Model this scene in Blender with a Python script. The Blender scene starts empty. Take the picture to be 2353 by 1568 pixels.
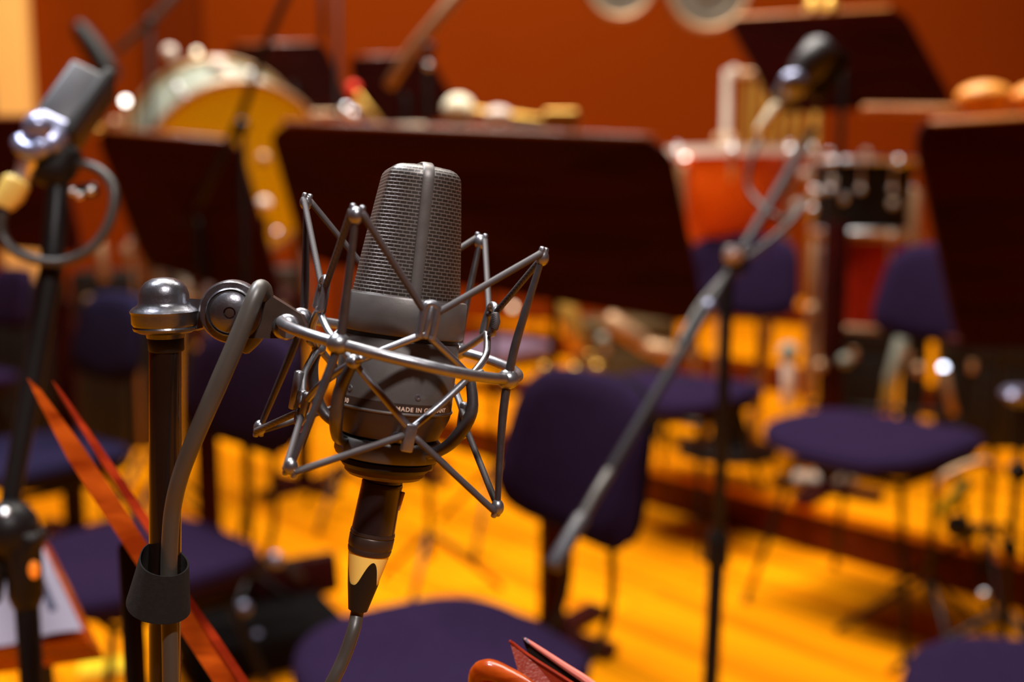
import bpy, bmesh, math, random
from mathutils import Vector, Matrix, Euler
random.seed(7)
PI = math.pi
C = bpy.context.scene.collection
sc = bpy.context.scene

# ------------------------------------------------------------------ camera
H = 1.34; K = .48; F = 5000.0*K          # K scales every depth with the focal length
PITCH = math.atan((784 - 455) / F)
cd = bpy.data.cameras.new('camera'); cam = bpy.data.objects.new('camera', cd); C.objects.link(cam)
cam.location = (0, 0, H); cam.rotation_euler = (PI/2 - PITCH, 0, 0)
cd.sensor_width = 36; cd.lens = F / 2353 * 36; cd.clip_start = .05; cd.clip_end = 100
cd.dof.use_dof = True; cd.dof.focus_distance = 1.0*K; cd.dof.aperture_fstop = 8.2*K
sc.camera = cam
RT = Vector((1, 0, 0)); FW = Vector((0, math.cos(PITCH), -math.sin(PITCH))); UP = RT.cross(FW)
EYE = Vector((0, 0, H))
def W(px, py, d):
    d = d*K
    return EYE + FW*d + RT*((px-1176.5)/F*d) + UP*((784-py)/F*d)
def onz(px, py, z):
    r = FW + RT*((px-1176.5)/F) + UP*((784-py)/F)
    return EYE + r*((z-H)/r.z)
def vert_at(px, py, y):      # point on the pixel ray at world Y
    r = FW + RT*((px-1176.5)/F) + UP*((784-py)/F)
    return EYE + r*(y/r.y)

# ------------------------------------------------------------------ materials
def nodes(name):
    m = bpy.data.materials.new(name); m.use_nodes = True
    nt = m.node_tree; b = nt.nodes['Principled BSDF']
    return m, nt, b
def mat(name, col, rough=.5, metal=0.0, noise=.12, nscale=12, bump=0.0, coat=0, emit=None, es=0, spec=.5, sheen=0, rvar=.1, bscale=None):
    m, nt, b = nodes(name); L = nt.links
    tc = nt.nodes.new('ShaderNodeTexCoord')
    n = nt.nodes.new('ShaderNodeTexNoise'); n.inputs['Scale'].default_value = nscale; n.inputs['Detail'].default_value = 4
    L.new(tc.outputs['Object'], n.inputs['Vector'])
    mx = nt.nodes.new('ShaderNodeMix'); mx.data_type = 'RGBA'
    a = [c*(1-noise) for c in col]; z = [min(1, c*(1+noise)) for c in col]
    mx.inputs[6].default_value = (*a, 1); mx.inputs[7].default_value = (*z, 1)
    L.new(n.outputs['Fac'], mx.inputs[0]); L.new(mx.outputs[2], b.inputs['Base Color'])
    rr = nt.nodes.new('ShaderNodeMapRange'); rr.inputs[3].default_value = max(0, rough-rvar); rr.inputs[4].default_value = min(1, rough+rvar)
    L.new(n.outputs['Fac'], rr.inputs[0]); L.new(rr.outputs[0], b.inputs['Roughness'])
    b.inputs['Metallic'].default_value = metal; b.inputs['Coat Weight'].default_value = coat
    b.inputs['Specular IOR Level'].default_value = spec; b.inputs['Sheen Weight'].default_value = sheen
    if bump:
        n2 = nt.nodes.new('ShaderNodeTexNoise'); n2.inputs['Scale'].default_value = bscale or nscale*8
        L.new(tc.outputs['Object'], n2.inputs['Vector'])
        bp = nt.nodes.new('ShaderNodeBump'); bp.inputs['Strength'].default_value = bump; bp.inputs['Distance'].default_value = .002
        L.new(n2.outputs['Fac'], bp.inputs['Height']); L.new(bp.outputs['Normal'], b.inputs['Normal'])
    if emit:
        b.inputs['Emission Color'].default_value = (*emit, 1); b.inputs['Emission Strength'].default_value = es
    return m
def wood(name, c1, c2, rough=.3, scale=3.0, coat=.3, axis='X', spec=.12):
    m, nt, b = nodes(name); L = nt.links
    tc = nt.nodes.new('ShaderNodeTexCoord'); mp = nt.nodes.new('ShaderNodeMapping')
    mp.inputs['Scale'].default_value = (1, 8, 8) if axis == 'X' else ((8, 8, 1) if axis == 'Z' else (8, 1, 8))
    L.new(tc.outputs['Object'], mp.inputs[0])
    n = nt.nodes.new('ShaderNodeTexNoise'); n.inputs['Scale'].default_value = scale; n.inputs['Detail'].default_value = 6; n.inputs['Distortion'].default_value = .6
    L.new(mp.outputs[0], n.inputs['Vector'])
    r = nt.nodes.new('ShaderNodeValToRGB'); r.color_ramp.elements[0].color = (*c1, 1); r.color_ramp.elements[1].color = (*c2, 1)
    r.color_ramp.elements[0].position = .35; r.color_ramp.elements[1].position = .65
    L.new(n.outputs['Fac'], r.inputs[0]); L.new(r.outputs[0], b.inputs['Base Color'])
    b.inputs['Roughness'].default_value = rough; b.inputs['Coat Weight'].default_value = coat
    b.inputs['Specular IOR Level'].default_value = spec
    return m

RIS_DIR = Vector((.716, -1.67*K, 0)).normalized()      # riser edge and planks run this way
RIS_P = Vector((.684, 9.07*K, 0)); RIS_N = Vector((-RIS_DIR.y, RIS_DIR.x, 0))   # towards the back
RIS_ANG = math.atan2(RIS_DIR.y, RIS_DIR.x)
def floor_mat():
    m, nt, b = nodes('maple_strip_floor'); L = nt.links
    tc = nt.nodes.new('ShaderNodeTexCoord'); mp = nt.nodes.new('ShaderNodeMapping'); mp.vector_type = 'TEXTURE'
    mp.inputs['Rotation'].default_value = (0, 0, RIS_ANG)
    L.new(tc.outputs['Object'], mp.inputs[0])
    br = nt.nodes.new('ShaderNodeTexBrick'); br.inputs['Scale'].default_value = 1
    br.inputs['Brick Width'].default_value = 2.2; br.inputs['Row Height'].default_value = .09
    br.inputs['Mortar Size'].default_value = .0035; br.inputs['Bias'].default_value = -.1
    br.inputs['Color1'].default_value = (.95, .325, .002, 1); br.inputs['Color2'].default_value = (.72, .195, .001, 1)
    br.inputs['Mortar'].default_value = (.30, .075, .001, 1)
    L.new(mp.outputs[0], br.inputs['Vector'])
    mp2 = nt.nodes.new('ShaderNodeMapping'); mp2.inputs['Scale'].default_value = (.5, 5, 1)
    L.new(mp.outputs[0], mp2.inputs[0])
    n = nt.nodes.new('ShaderNodeTexNoise'); n.inputs['Scale'].default_value = 1.2; n.inputs['Detail'].default_value = 5
    L.new(mp2.outputs[0], n.inputs['Vector'])
    mr = nt.nodes.new('ShaderNodeMapRange'); mr.inputs[1].default_value = .35; mr.inputs[2].default_value = .65
    mr.inputs[3].default_value = .74; mr.inputs[4].default_value = 1.08
    L.new(n.outputs['Fac'], mr.inputs[0])
    mx = nt.nodes.new('ShaderNodeMix'); mx.data_type = 'RGBA'; mx.blend_type = 'MULTIPLY'; mx.inputs[0].default_value = 1
    L.new(br.outputs['Color'], mx.inputs[6]); L.new(mr.outputs[0], mx.inputs[7]); L.new(mx.outputs[2], b.inputs['Base Color'])
    b.inputs['Roughness'].default_value = .42; b.inputs['Specular IOR Level'].default_value = .04
    bp = nt.nodes.new('ShaderNodeBump'); bp.inputs['Strength'].default_value = .3; bp.inputs['Distance'].default_value = .002
    L.new(br.outputs['Fac'], bp.inputs['Height']); bp.invert = True; L.new(bp.outputs['Normal'], b.inputs['Normal'])
    return m
def grille_mat():
    m, nt, b = nodes('woven_grille'); L = nt.links
    uv = nt.nodes.new('ShaderNodeUVMap'); uv.uv_map = 'UVMap'
    br = nt.nodes.new('ShaderNodeTexBrick'); br.inputs['Scale'].default_value = 1
    br.inputs['Brick Width'].default_value = 1.0; br.inputs['Row Height'].default_value = .5
    br.inputs['Mortar Size'].default_value = .07; br.inputs['Mortar Smooth'].default_value = .6
    br.inputs['Color1'].default_value = (.010, .007, .005, 1); br.inputs['Color2'].default_value = (.016, .011, .008, 1)
    br.inputs['Mortar'].default_value = (.26, .235, .22, 1)
    L.new(uv.outputs[0], br.inputs['Vector']); L.new(br.outputs['Color'], b.inputs['Base Color'])
    n = nt.nodes.new('ShaderNodeTexNoise'); n.inputs['Scale'].default_value = .35; L.new(uv.outputs[0], n.inputs['Vector'])
    b.inputs['Roughness'].default_value = .42
    mt = nt.nodes.new('ShaderNodeMath'); mt.operation = 'MULTIPLY'; mt.inputs[1].default_value = .75
    L.new(br.outputs['Fac'], mt.inputs[0]); L.new(mt.outputs[0], b.inputs['Metallic'])
    ad = nt.nodes.new('ShaderNodeMath'); ad.operation = 'MULTIPLY_ADD'; ad.inputs[1].default_value = .12
    L.new(n.outputs['Fac'], ad.inputs[0]); L.new(br.outputs['Fac'], ad.inputs[2])
    bp = nt.nodes.new('ShaderNodeBump'); bp.inputs['Strength'].default_value = .9; bp.inputs['Distance'].default_value = .0006
    L.new(ad.outputs[0], bp.inputs['Height']); L.new(bp.outputs['Normal'], b.inputs['Normal'])
    return m
def cord_mat():
    m, nt, b = nodes('braided_elastic'); L = nt.links
    tc = nt.nodes.new('ShaderNodeTexCoord')
    w = nt.nodes.new('ShaderNodeTexWave'); w.inputs['Scale'].default_value = 620; w.inputs['Distortion'].default_value = 1.5; w.bands_direction = 'DIAGONAL'
    L.new(tc.outputs['Object'], w.inputs['Vector'])
    r = nt.nodes.new('ShaderNodeValToRGB'); r.color_ramp.elements[0].color = (.018, .013, .013, 1); r.color_ramp.elements[1].color = (.048, .038, .040, 1)
    L.new(w.outputs['Fac'], r.inputs[0]); L.new(r.outputs[0], b.inputs['Base Color'])
    bp = nt.nodes.new('ShaderNodeBump'); bp.inputs['Strength'].default_value = .25; bp.inputs['Distance'].default_value = .0002
    L.new(w.outputs['Fac'], bp.inputs['Height']); L.new(bp.outputs['Normal'], b.inputs['Normal'])
    b.inputs['Roughness'].default_value = .6
    return m
M = dict(
    floor=floor_mat(), grille=grille_mat(), cord=cord_mat(),
    wall=mat('orange_wall', (.17, .0235, .0003), .9, noise=.10, nscale=.6, spec=.03),
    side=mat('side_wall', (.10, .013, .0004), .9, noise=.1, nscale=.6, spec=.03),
    ceil=mat('ceiling', (.05, .025, .012), .9),
    cream=mat('cream_trim', (.95, .52, .13), .6, noise=.05),
    riser=wood('riser_face', (.075, .008, .001), (.13, .016, .001), .45, 3, .1),
    desk=wood('dark_red_lacquered_wood', (.018, .0003, .0001), (.034, .0006, .0002), .6, 2.0, .0),
    desk_edge=wood('lit_varnished_edge', (.40, .13, .03), (.55, .22, .06), .4, 3, .2),  # light along the upper edge is painted in as brighter varnish
    desk_rim=wood('dim_varnished_edge', (.13, .028, .005), (.22, .055, .010), .4, 3, .2),  # the same edge light painted weaker
    orange_wood=wood('orange_varnished_wood', (.16, .016, .001), (.38, .058, .004), .28, 9, .3),
    redwood=wood('red_varnished_wood', (.16, .010, .003), (.34, .030, .006), .3, 7, .5),
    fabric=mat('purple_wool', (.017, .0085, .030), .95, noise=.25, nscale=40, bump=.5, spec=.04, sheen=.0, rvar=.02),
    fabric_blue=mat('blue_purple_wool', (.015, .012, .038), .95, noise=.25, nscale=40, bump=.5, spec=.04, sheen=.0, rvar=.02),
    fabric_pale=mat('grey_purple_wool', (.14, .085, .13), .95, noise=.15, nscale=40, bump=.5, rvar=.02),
    black=mat('black_painted_metal', (.008, .007, .007), .42, noise=.1, spec=.2),
    rubber=mat('black_rubber', (.008, .006, .005), .5, spec=.2),
    pole=mat('dark_brown_pole', (.012, .006, .004), .22, metal=.3, nscale=30, coat=.3),
    nickel_dark=mat('dull_dark_nickel', (.085, .080, .085), .38, metal=.8, noise=.15, nscale=220, bump=.04, bscale=900),
    nickel=mat('satin_nickel', (.22, .225, .245), .34, metal=.9, noise=.12, nscale=220, bump=.03, bscale=900),
    dome=mat('scuffed_nickel', (.13, .13, .145), .30, metal=.9, noise=.25, nscale=160, bump=.05, bscale=700),
    micbody=mat('grey_mic_body', (.088, .080, .076), .46, metal=.5, noise=.08, nscale=150, bump=.03, bscale=1200),
    micdark=mat('dark_mic_band', (.035, .020, .014), .42, metal=.4, noise=.15, nscale=120),
    micolive=mat('bronze_ring', (.10, .068, .025), .5, metal=.5, nscale=120),
    text=mat('pale_engraved_letters', (.50, .36, .27), .6),
    cable=mat('grey_cable', (.038, .032, .026), .42, noise=.08, nscale=60),
    velcro=mat('charcoal_hook_strap', (.022, .020, .019), .95, noise=.5, nscale=600, bump=1, spec=.1),
    xlr=mat('black_connector', (.010, .006, .006), .25, coat=.2),
    yellow=mat('yellow_connector_ring', (.78, .55, .12), .45, noise=.04),
    chrome=mat('chrome', (.95, .95, .97), .36, metal=1, noise=.02, rvar=.04),
    silver=mat('silver_head', (.24, .26, .21), .5, noise=.2, nscale=6),
    white=mat('white_felt', (.92, .85, .62), .8, noise=.05),
    drumyellow=mat('yellow_drum_shell', (.88, .72, .001), .45, noise=.05),
    drumhead=mat('pale_drum_head', (.85, .72, .62), .45, noise=.05),
    copper=mat('copper_bowl', (1, .14, .002), .45, metal=.1, noise=.1),
    redshell=mat('red_drum_shell', (.33, .012, .002), .3, coat=.4),
    tan=mat('tan_metal', (.42, .25, .13), .42, metal=.4),
    brass=mat('brass', (.60, .34, .06), .35, metal=.7),
    gong=mat('grey_bronze', (.20, .17, .13), .45, metal=.5),
    paper=mat('pale_lilac_paper', (.20, .175, .23), .8, noise=.05),
    ink=mat('dark_ink_band', (.02, .02, .05), .8),
    leather=mat('oxblood_folder_cover', (.22, .022, .008), .42, noise=.25, nscale=80, bump=.2),
    leather_edge=mat('pink_red_folder_edge', (.55, .14, .10), .45, noise=.1, nscale=80),
    orangeobj=mat('orange_varnished_block', (.95, .36, .05), .4, noise=.1),
    redfelt=mat('red_felt', (.9, .03, .003), .6),
    amber=mat('amber_reflection', (.9, .25, .02), .3, emit=(1, .25, .02), es=.6),
    greenyellow=mat('lime_plastic', (.30, .30, .01), .4),
    steelblue=mat('blue_grey_metal', (.26, .28, .42), .30, metal=.65, nscale=20),
    darkgrey=mat('dark_grey_plastic', (.032, .030, .038), .45, nscale=60),
    pearl=mat('pale_enamel_and_glint', (.52, .44, .36), .4),  # also paints chrome highlights on wing nuts and fittings
    armgrey=mat('dull_black_arm', (.020, .018, .022), .55, spec=.25),
    casecloth=mat('black_case_cloth', (.006, .005, .005), .9, spec=.04),
    glow_glint=mat('glowing_chrome_glint', (1, 1, 1), .3, emit=(1, .95, .85), es=9),  # emission stands in for highlights reflected off chrome, here and in the next two
    glow_glint_cool=mat('cool_chrome_glint', (1, 1, 1), .3, emit=(.72, .80, 1), es=9),
    glow_glint_dim=mat('dim_chrome_glint', (1, 1, 1), .3, emit=(1, .78, .45), es=2.6),
)

# ------------------------------------------------------------------ mesh helpers
def frames(pts, cyclic=False):
    n = len(pts); T = []
    for i in range(n):
        a = pts[(i-1) % n] if (cyclic or i) else pts[0]; b = pts[(i+1) % n] if (cyclic or i < n-1) else pts[-1]
        t = (b-a); T.append(t.normalized() if t.length > 1e-9 else Vector((0, 0, 1)))
    ref = Vector((0, 0, 1)) if abs(T[0].z) < .9 else Vector((1, 0, 0))
    u = T[0].cross(ref).normalized(); out = []
    for t in T:
        u = (u - t*u.dot(t)); u = u.normalized() if u.length > 1e-6 else t.orthogonal().normalized()
        out.append((t, u, t.cross(u)))
    return out
def smooth_pts(pts, k=8, cyclic=False):
    pts = [Vector(p) for p in pts]; n = len(pts); out = []
    g = (lambda i: pts[i % n]) if cyclic else (lambda i: pts[max(0, min(n-1, i))])
    for i in range(n if cyclic else n-1):
        p0, p1, p2, p3 = g(i-1), g(i), g(i+1), g(i+2)
        for j in range(k):
            t = j/k
            out.append(.5*((2*p1) + (p2-p0)*t + (2*p0-5*p1+4*p2-p3)*t*t + (3*p1-p0-3*p2+p3)*t**3))
    if not cyclic: out.append(pts[-1])
    return out
class MB:
    def __init__(s): s.b = bmesh.new()
    def tube(s, pts, r, seg=12, cyclic=False, flat=1.0, smooth=0, caps=True, round_end=True):
        pts = [Vector(p) for p in pts]
        if smooth:
            if isinstance(r, (list, tuple)):
                n0 = len(pts); rr = []
                for i in range(n0-1):
                    for j in range(smooth): rr.append(r[i] + (r[i+1]-r[i])*j/smooth)
                rr.append(r[-1]); r = rr
            pts = smooth_pts(pts, smooth, cyclic)
        n = len(pts); R = list(r) if isinstance(r, (list, tuple)) else [r]*n
        if round_end and not cyclic:
            def cap(p, q, rad):
                d = (p-q).normalized()
                return [(p + d*rad*.5*math.sin(a), rad*math.cos(a)) for a in (PI*.22, PI*.38, PI*.49)]
            ex0 = cap(pts[0], pts[1], R[0]); ex1 = cap(pts[-1], pts[-2], R[-1])
            pts = [e[0] for e in reversed(ex0)] + pts + [e[0] for e in ex1]
            R = [e[1] for e in reversed(ex0)] + R + [e[1] for e in ex1]
            n = len(pts)
        rings = []
        for (t, u, v), p, rad in zip(frames(pts, cyclic), pts, R):
            rings.append([s.b.verts.new(p + u*math.cos(2*PI*k/seg)*rad + v*math.sin(2*PI*k/seg)*rad*flat) for k in range(seg)])
        for i in range(n if cyclic else n-1):
            a, b = rings[i], rings[(i+1) % n]
            for k in range(seg): s.b.faces.new((a[k], a[(k+1) % seg], b[(k+1) % seg], b[k]))
        if caps and not cyclic:
            s.b.faces.new(list(reversed(rings[0]))); s.b.faces.new(rings[-1])
        return s
    def lathe(s, prof, mtx=None, seg=48, close=True):
        """prof = [(r, h)...] about local Z"""
        mtx = mtx or Matrix(); rings = []
        for r, h in prof:
            if r < 1e-7: rings.append([s.b.verts.new(mtx @ Vector((0, 0, h)))])
            else: rings.append([s.b.verts.new(mtx @ Vector((r*math.cos(2*PI*k/seg), r*math.sin(2*PI*k/seg), h))) for k in range(seg)])
        for a, b in zip(rings, rings[1:]):
            for k in range(seg):
                k2 = (k+1) % seg
                if len(a) == 1 and len(b) == 1: continue
                if len(a) == 1: s.b.faces.new((a[0], b[k], b[k2]))
                elif len(b) == 1: s.b.faces.new((a[k], a[k2], b[0]))
                else: s.b.faces.new((a[k], a[k2], b[k2], b[k]))
        if close:
            for q in (rings[0], rings[-1]):
                if len(q) > 2: s.b.faces.new(q)
        return s
    def ball(s, c, r, seg=16, sc_=(1, 1, 1)):
        bmesh.ops.create_uvsphere(s.b, u_segments=seg, v_segments=max(8, seg//2), radius=1, matrix=Matrix.Translation(c) @ Matrix.Diagonal((r*sc_[0], r*sc_[1], r*sc_[2], 1)))
        return s
    def box(s, c, size, rot=(0, 0, 0), bev=0.0, mtx=None):
        t = bmesh.new()
        mm = mtx or (Matrix.Translation(c) @ Euler(rot).to_matrix().to_4x4())
        bmesh.ops.create_cube(t, size=1, matrix=Matrix.Diagonal((*size, 1)))
        if bev: bmesh.ops.bevel(t, geom=t.edges[:], offset=bev, segments=3, affect='EDGES', profile=.5)
        bmesh.ops.transform(t, matrix=mm, verts=t.verts)
        me = bpy.data.meshes.new('tmp'); t.to_mesh(me); t.free(); s.b.from_mesh(me); bpy.data.meshes.remove(me)
        return s
    def slab(s, pts, off, bev=0.0):
        """closed polygon extruded by vector off"""
        a = [s.b.verts.new(Vector(p)) for p in pts]; b = [s.b.verts.new(Vector(p)+off) for p in pts]
        s.b.faces.new(a); s.b.faces.new(list(reversed(b)))
        for i in range(len(a)):
            j = (i+1) % len(a); s.b.faces.new((a[i], b[i], b[j], a[j]))
        return s
    def grid(s, fn, nu, nv, cyc=False):
        g = [[s.b.verts.new(fn(i/(nu-(0 if cyc else 1)), j/(nv-1))) for i in range(nu)] for j in range(nv)]
        for j in range(nv-1):
            for i in range(nu if cyc else nu-1):
                i2 = (i+1) % nu; s.b.faces.new((g[j][i], g[j][i2], g[j+1][i2], g[j+1][i]))
        return g
    def build(s, name, m, parent=None, smooth=True, local=False, angle=40):
        bmesh.ops.recalc_face_normals(s.b, faces=s.b.faces[:])
        if parent is not None and not local:
            root = parent
            while root.parent: root = root.parent
            bmesh.ops.transform(s.b, matrix=RM[root.name].inverted(), verts=s.b.verts)
        me = bpy.data.meshes.new(name); s.b.to_mesh(me); s.b.free()
        me.materials.append(M[m] if isinstance(m, str) else m)
        for p in me.polygons: p.use_smooth = smooth
        if smooth:
            try: me.set_sharp_from_angle(angle=math.radians(angle))
            except Exception: pass
        o = bpy.data.objects.new(name, me); C.objects.link(o)
        if parent: o.parent = parent
        return o
RM = {}
def thing(name, label, cat, loc=(0, 0, 0), rz=0, group=None):
    o = bpy.data.objects.new(name, None); C.objects.link(o); o.empty_display_size = .05
    o.location = loc; o.rotation_euler = (0, 0, rz); o['label'] = label; o['category'] = cat
    if group: o['group'] = group
    RM[o.name] = Matrix.Translation(loc) @ Matrix.Rotation(rz, 4, 'Z')
    return o
def tag(o, label, cat, group=None):
    o['label'] = label; o['category'] = cat
    if group: o['group'] = group
    return o
def struct(o): o['kind'] = 'structure'; return o

T2, T3 = 1.9, 3.6
# ------------------------------------------------------------------ room shell
def tier_z(x, y):
    k = (Vector((x, y, 0)) - RIS_P).dot(RIS_N)
    return 0 if k < 0 else (.178 if k < T2 else (.356 if k < T3 else .534))
X0, X1, Y0, Y1 = -6.0, 6.0, -3.0, 17.5*K
b = MB(); b.box(((X0+X1)/2, (Y0+Y1)/2, -.05), (X1-X0, Y1-Y0, .1)); struct(b.build('floor', 'floor', smooth=False))
for n_, (k, z0, z1) in enumerate(((0, 0, .178), (T2, .178, .356), (T3, .356, .534))):
    # stage tier: half plane beyond the riser line, clipped to the room
    a0 = RIS_P + RIS_N*k
    poly = [Vector((X0, Y0, 0)), Vector((X1, Y0, 0)), Vector((X1, Y1, 0)), Vector((X0, Y1, 0))]
    out = []
    for i in range(4):
        p, q = poly[i], poly[(i+1) % 4]; dp, dq = (p-a0).dot(RIS_N), (q-a0).dot(RIS_N)
        if dp >= 0: out.append(p)
        if dp*dq < 0: out.append(p + (q-p)*(dp/(dp-dq)))
    top = MB(); top.slab([p + Vector((0, 0, z1-.03)) for p in out], Vector((0, 0, .03)))
    struct(top.build('floor_tier', 'floor', smooth=False))
    bb = MB(); bb.slab([p + RIS_N*.012 + Vector((0, 0, z0)) for p in out], Vector((0, 0, z1-z0-.03)))
    struct(bb.build('trim_%d' % (n_+1), 'riser', smooth=False))
b = MB(); b.box(((X0+X1)/2, Y1+.1, 3.5), (X1-X0, .2, 7)); struct(b.build('wall_back', 'wall', smooth=False))
b = MB(); b.box(((X0+X1)/2, Y0-.1, 3.5), (X1-X0, .2, 7)); struct(b.build('wall_front', 'side', smooth=False))
b = MB(); b.box((X0-.1, (Y0+Y1)/2, 3.5), (.2, Y1-Y0, 7)); struct(b.build('wall_left', 'side', smooth=False))
b = MB(); b.box((X1+.1, (Y0+Y1)/2, 3.5), (.2, Y1-Y0, 7)); struct(b.build('wall_right', 'side', smooth=False))
b = MB(); b.box(((X0+X1)/2, (Y0+Y1)/2, 7.1), (X1-X0, Y1-Y0, .2)); struct(b.build('ceiling', 'ceil', smooth=False))
# cream upright trim at the far left and two darker wall ribs
pl = vert_at(30, 200, 17.3*K)
b = MB(); b.box((pl.x+.0, Y1-.08, 3.5), (.26, .16, 7), bev=.01); struct(b.build('trim_4', 'cream', smooth=False))
pl = vert_at(395, 60, 17.3*K)
b = MB(); b.box((pl.x, Y1-.06, 3.5), (.42, .12, 7), bev=.01); struct(b.build('trim_5', 'side', smooth=False))

# ------------------------------------------------------------------ HERO: shock mount + microphone
S = .0002
def basis(px, py, alpha, elev, d=1.0, twist=0):
    al, e = math.radians(alpha), math.radians(elev)
    X = RT*math.cos(al) - UP*math.sin(al); U = UP*math.cos(al) + RT*math.sin(al); T = -FW
    Z = U*math.cos(e) + T*math.sin(e); Y = Z.cross(X)
    o = W(px, py, d)
    m = Matrix(((X.x, Y.x, Z.x, o.x), (X.y, Y.y, Z.y, o.y), (X.z, Y.z, Z.z, o.z), (0, 0, 0, 1)))
    return m @ Matrix.Diagonal((S, S, S, 1)) @ Matrix.Rotation(math.radians(twist), 4, 'Z')
def pol(a, R, h):
    a = math.radians(a); return Vector((R*math.sin(a), -R*math.cos(a), h))

MF = basis(915.4, 797.5, 12.63, 3.85)       # mount frame
MM = basis(918, 806, 7.3, 3.0)      # microphone frame
mount = thing('shock_mount', 'silver grey spider shock mount of bent wire and elastic cord cradling the microphone', 'shock mount', MF.translation)
mic = thing('condenser_microphone', 'large grey condenser microphone with woven wire grille, standing in the spider mount', 'microphone', MM.translation)

# --- mount ring and posts
def mtub(mb, pts, r, **k): return mb.tube([MF @ Vector(p) for p in pts], [x*S for x in r] if isinstance(r, (list, tuple)) else r*S, **k)
PA = [-21.8+90*k for k in range(4)]; HA = [22.6+90*k for k in range(4)]
RR = 274.2
def fitp(p, px, py):
    """same distance from the lens plane, seen where the real one is"""
    w_ = MF @ p; d = (w_-EYE).dot(FW); return MF.inverted() @ W(px, py, d/K)
BALLS = [fitp(pol(PA[i], RR, 0), *q) for i, q in enumerate([(778, 790), (1167, 872), (1052, 806), (695, 735)])]
def ringp(a):
    p = pol(a, RR, 0); k = ((a-PA[0]) % 360)/90; i = int(k) % 4; f = k-int(k); f = f*f*(3-2*f)
    c0 = BALLS[i]-pol(PA[i], RR, 0); c1 = BALLS[(i+1) % 4]-pol(PA[(i+1) % 4], RR, 0)
    return p + c0*(1-f) + c1*f
b = MB(); mtub(b, [ringp(a) for a in range(0, 360, 5)], 12.5, seg=14, cyclic=True); b.build('ring', 'nickel', mount)
tips_u = []; tips_l = []
for i, a in enumerate(PA):
    tu = fitp(pol(a, 307, 278), *[(818, 496), (1246, 592), (1103, 556), (703, 466)][i])
    tl = fitp(pol(a, 324, -277), *[(669, 1073), (1143, 1166), (982, 1060), (597, 983)][i]); tips_u.append(tu); tips_l.append(tl)
    bl = BALLS[i]; out_ = Vector((bl.x, bl.y, 0)).normalized()
    q = MB()
    mtub(q, [tu, bl.lerp(tu, .66)-out_*3, bl.lerp(tu, .3)-out_*5, bl, bl.lerp(tl, .3)-out_*5, bl.lerp(tl, .66)-out_*3, tl], [8.5, 11, 13, 13, 13, 11, 9], seg=12, flat=.75, smooth=5)
    rod = q.build('post', 'nickel_dark', mount)
    q = MB(); q.ball(MF @ bl, 25*S, 20, (1, 1, .92)); q.build('ball_joint', 'nickel', mount)
    for t, sgn in ((tu, 1), (tl, -1)):
        q = MB(); q.ball(MF @ t, 15*S, 14, (1, 1, 1.25))
        mtub(q, [t + pol(a+90, 11, 4*sgn), t + pol(a+90, 11, 20*sgn)], 6.5, seg=8); mtub(q, [t + pol(a-90, 11, 4*sgn), t + pol(a-90, 11, 20*sgn)], 6.5, seg=8)
        q.build('tip', 'nickel', rod)
# --- inner cage
UH = [fitp(pol(HA[i], 199, 110), *q) if q else pol(HA[i], 199, 110) for i, q in enumerate([(988, 722), (1128, 728), None, (742, 668)])]
LH = [fitp(pol(HA[i], 199, -166), *q) if q else pol(HA[i], 199, -166) for i, q in enumerate([(941, 1000), (1066, 975), None, (692, 945)])]
for i in range(4):
    a = HA[i]
    # hook: inverted U over the cord
    for P, sg in ((UH[i], 1), (LH[i], -1)):
        q = MB()
        if i == 0 and sg < 0:
            q.box((0, 0, 0), (26, 16, 62), bev=4, mtx=MF @ Matrix.Translation(P + Vector((0, 0, -6))) @ Matrix.Rotation(math.radians(a), 4, 'Z'))
            mtub(q, [P + Vector((0, 0, -10)), pol(a, 120, P.z-24)], 13, seg=12)
        elif i == 0:
            mtub(q, [P + pol(a+90, -14, -52*sg), P + pol(a+90, -14, 6), P + pol(a+90, -8, 20*sg), P + pol(a+90, 8, 20*sg), P + pol(a+90, 14, 6), P + pol(a+90, 14, -52*sg)], 9.5, seg=10, smooth=4)
            mtub(q, [P + pol(a+90, 0, -50*sg), P + pol(a+90, 0, 18*sg)], 9.5, seg=10)
            mtub(q, [P*1 + pol(a+90, 0, -20*sg) , pol(a, 150, P.z-20*sg)], 14, seg=12)
        else:
            mtub(q, [P + pol(a+90, -26, -40*sg), P + pol(a+90, -26, 0), P + pol(a+90, -14, 24*sg), P + pol(a+90, 10, 26*sg), P + pol(a+90, 24, 2), P + pol(a+90, 26, -44*sg)], [11, 10, 9, 9, 9, 11], seg=10, smooth=4)
        q.build('hook', 'nickel', mount)
MN = [fitp(pol(PA[0], 225, -32), 813, 832), fitp(pol(PA[1], 190, -32), 1080, 866), pol(PA[2], 205, -32), fitp(pol(PA[3], 215, -32), 733, 800)]
for i in range(4):
    q = MB(); q.ball(MF @ MN[i], 17*S, 14); mtub(q, [MN[i], MN[i] + pol(PA[i]+60, 30, 14)], 8, seg=8); q.build('cage_joint', 'nickel', mount)
    for j in (i, (i-1) % 4):
        for P, sg in ((UH[j], 1), (LH[j], -1)):
            A = P + Vector((0, 0, -42 if sg > 0 else 12)); mid = (A + MN[i])*.5; mid = mid + Vector((mid.x, mid.y, 0)).normalized()*(16 if j else 4)
            q = MB(); mtub(q, [A, mid, MN[i]], 8.5, seg=10, smooth=8); q.build('cage_wire', 'nickel', mount)
    # curved carrying arm from the joint down to the base collar
    a = PA[i]; h0 = -245
    q = MB(); mtub(q, [MN[i], pol(a, 214, -95), pol(a-2, 196, -160), pol(a-6, 160, -205), pol(a-14, 112, -222)], [11, 14, 15, 13, 12], seg=10, smooth=6); q.build('cage_arm', 'nickel_dark', mount)
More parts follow.
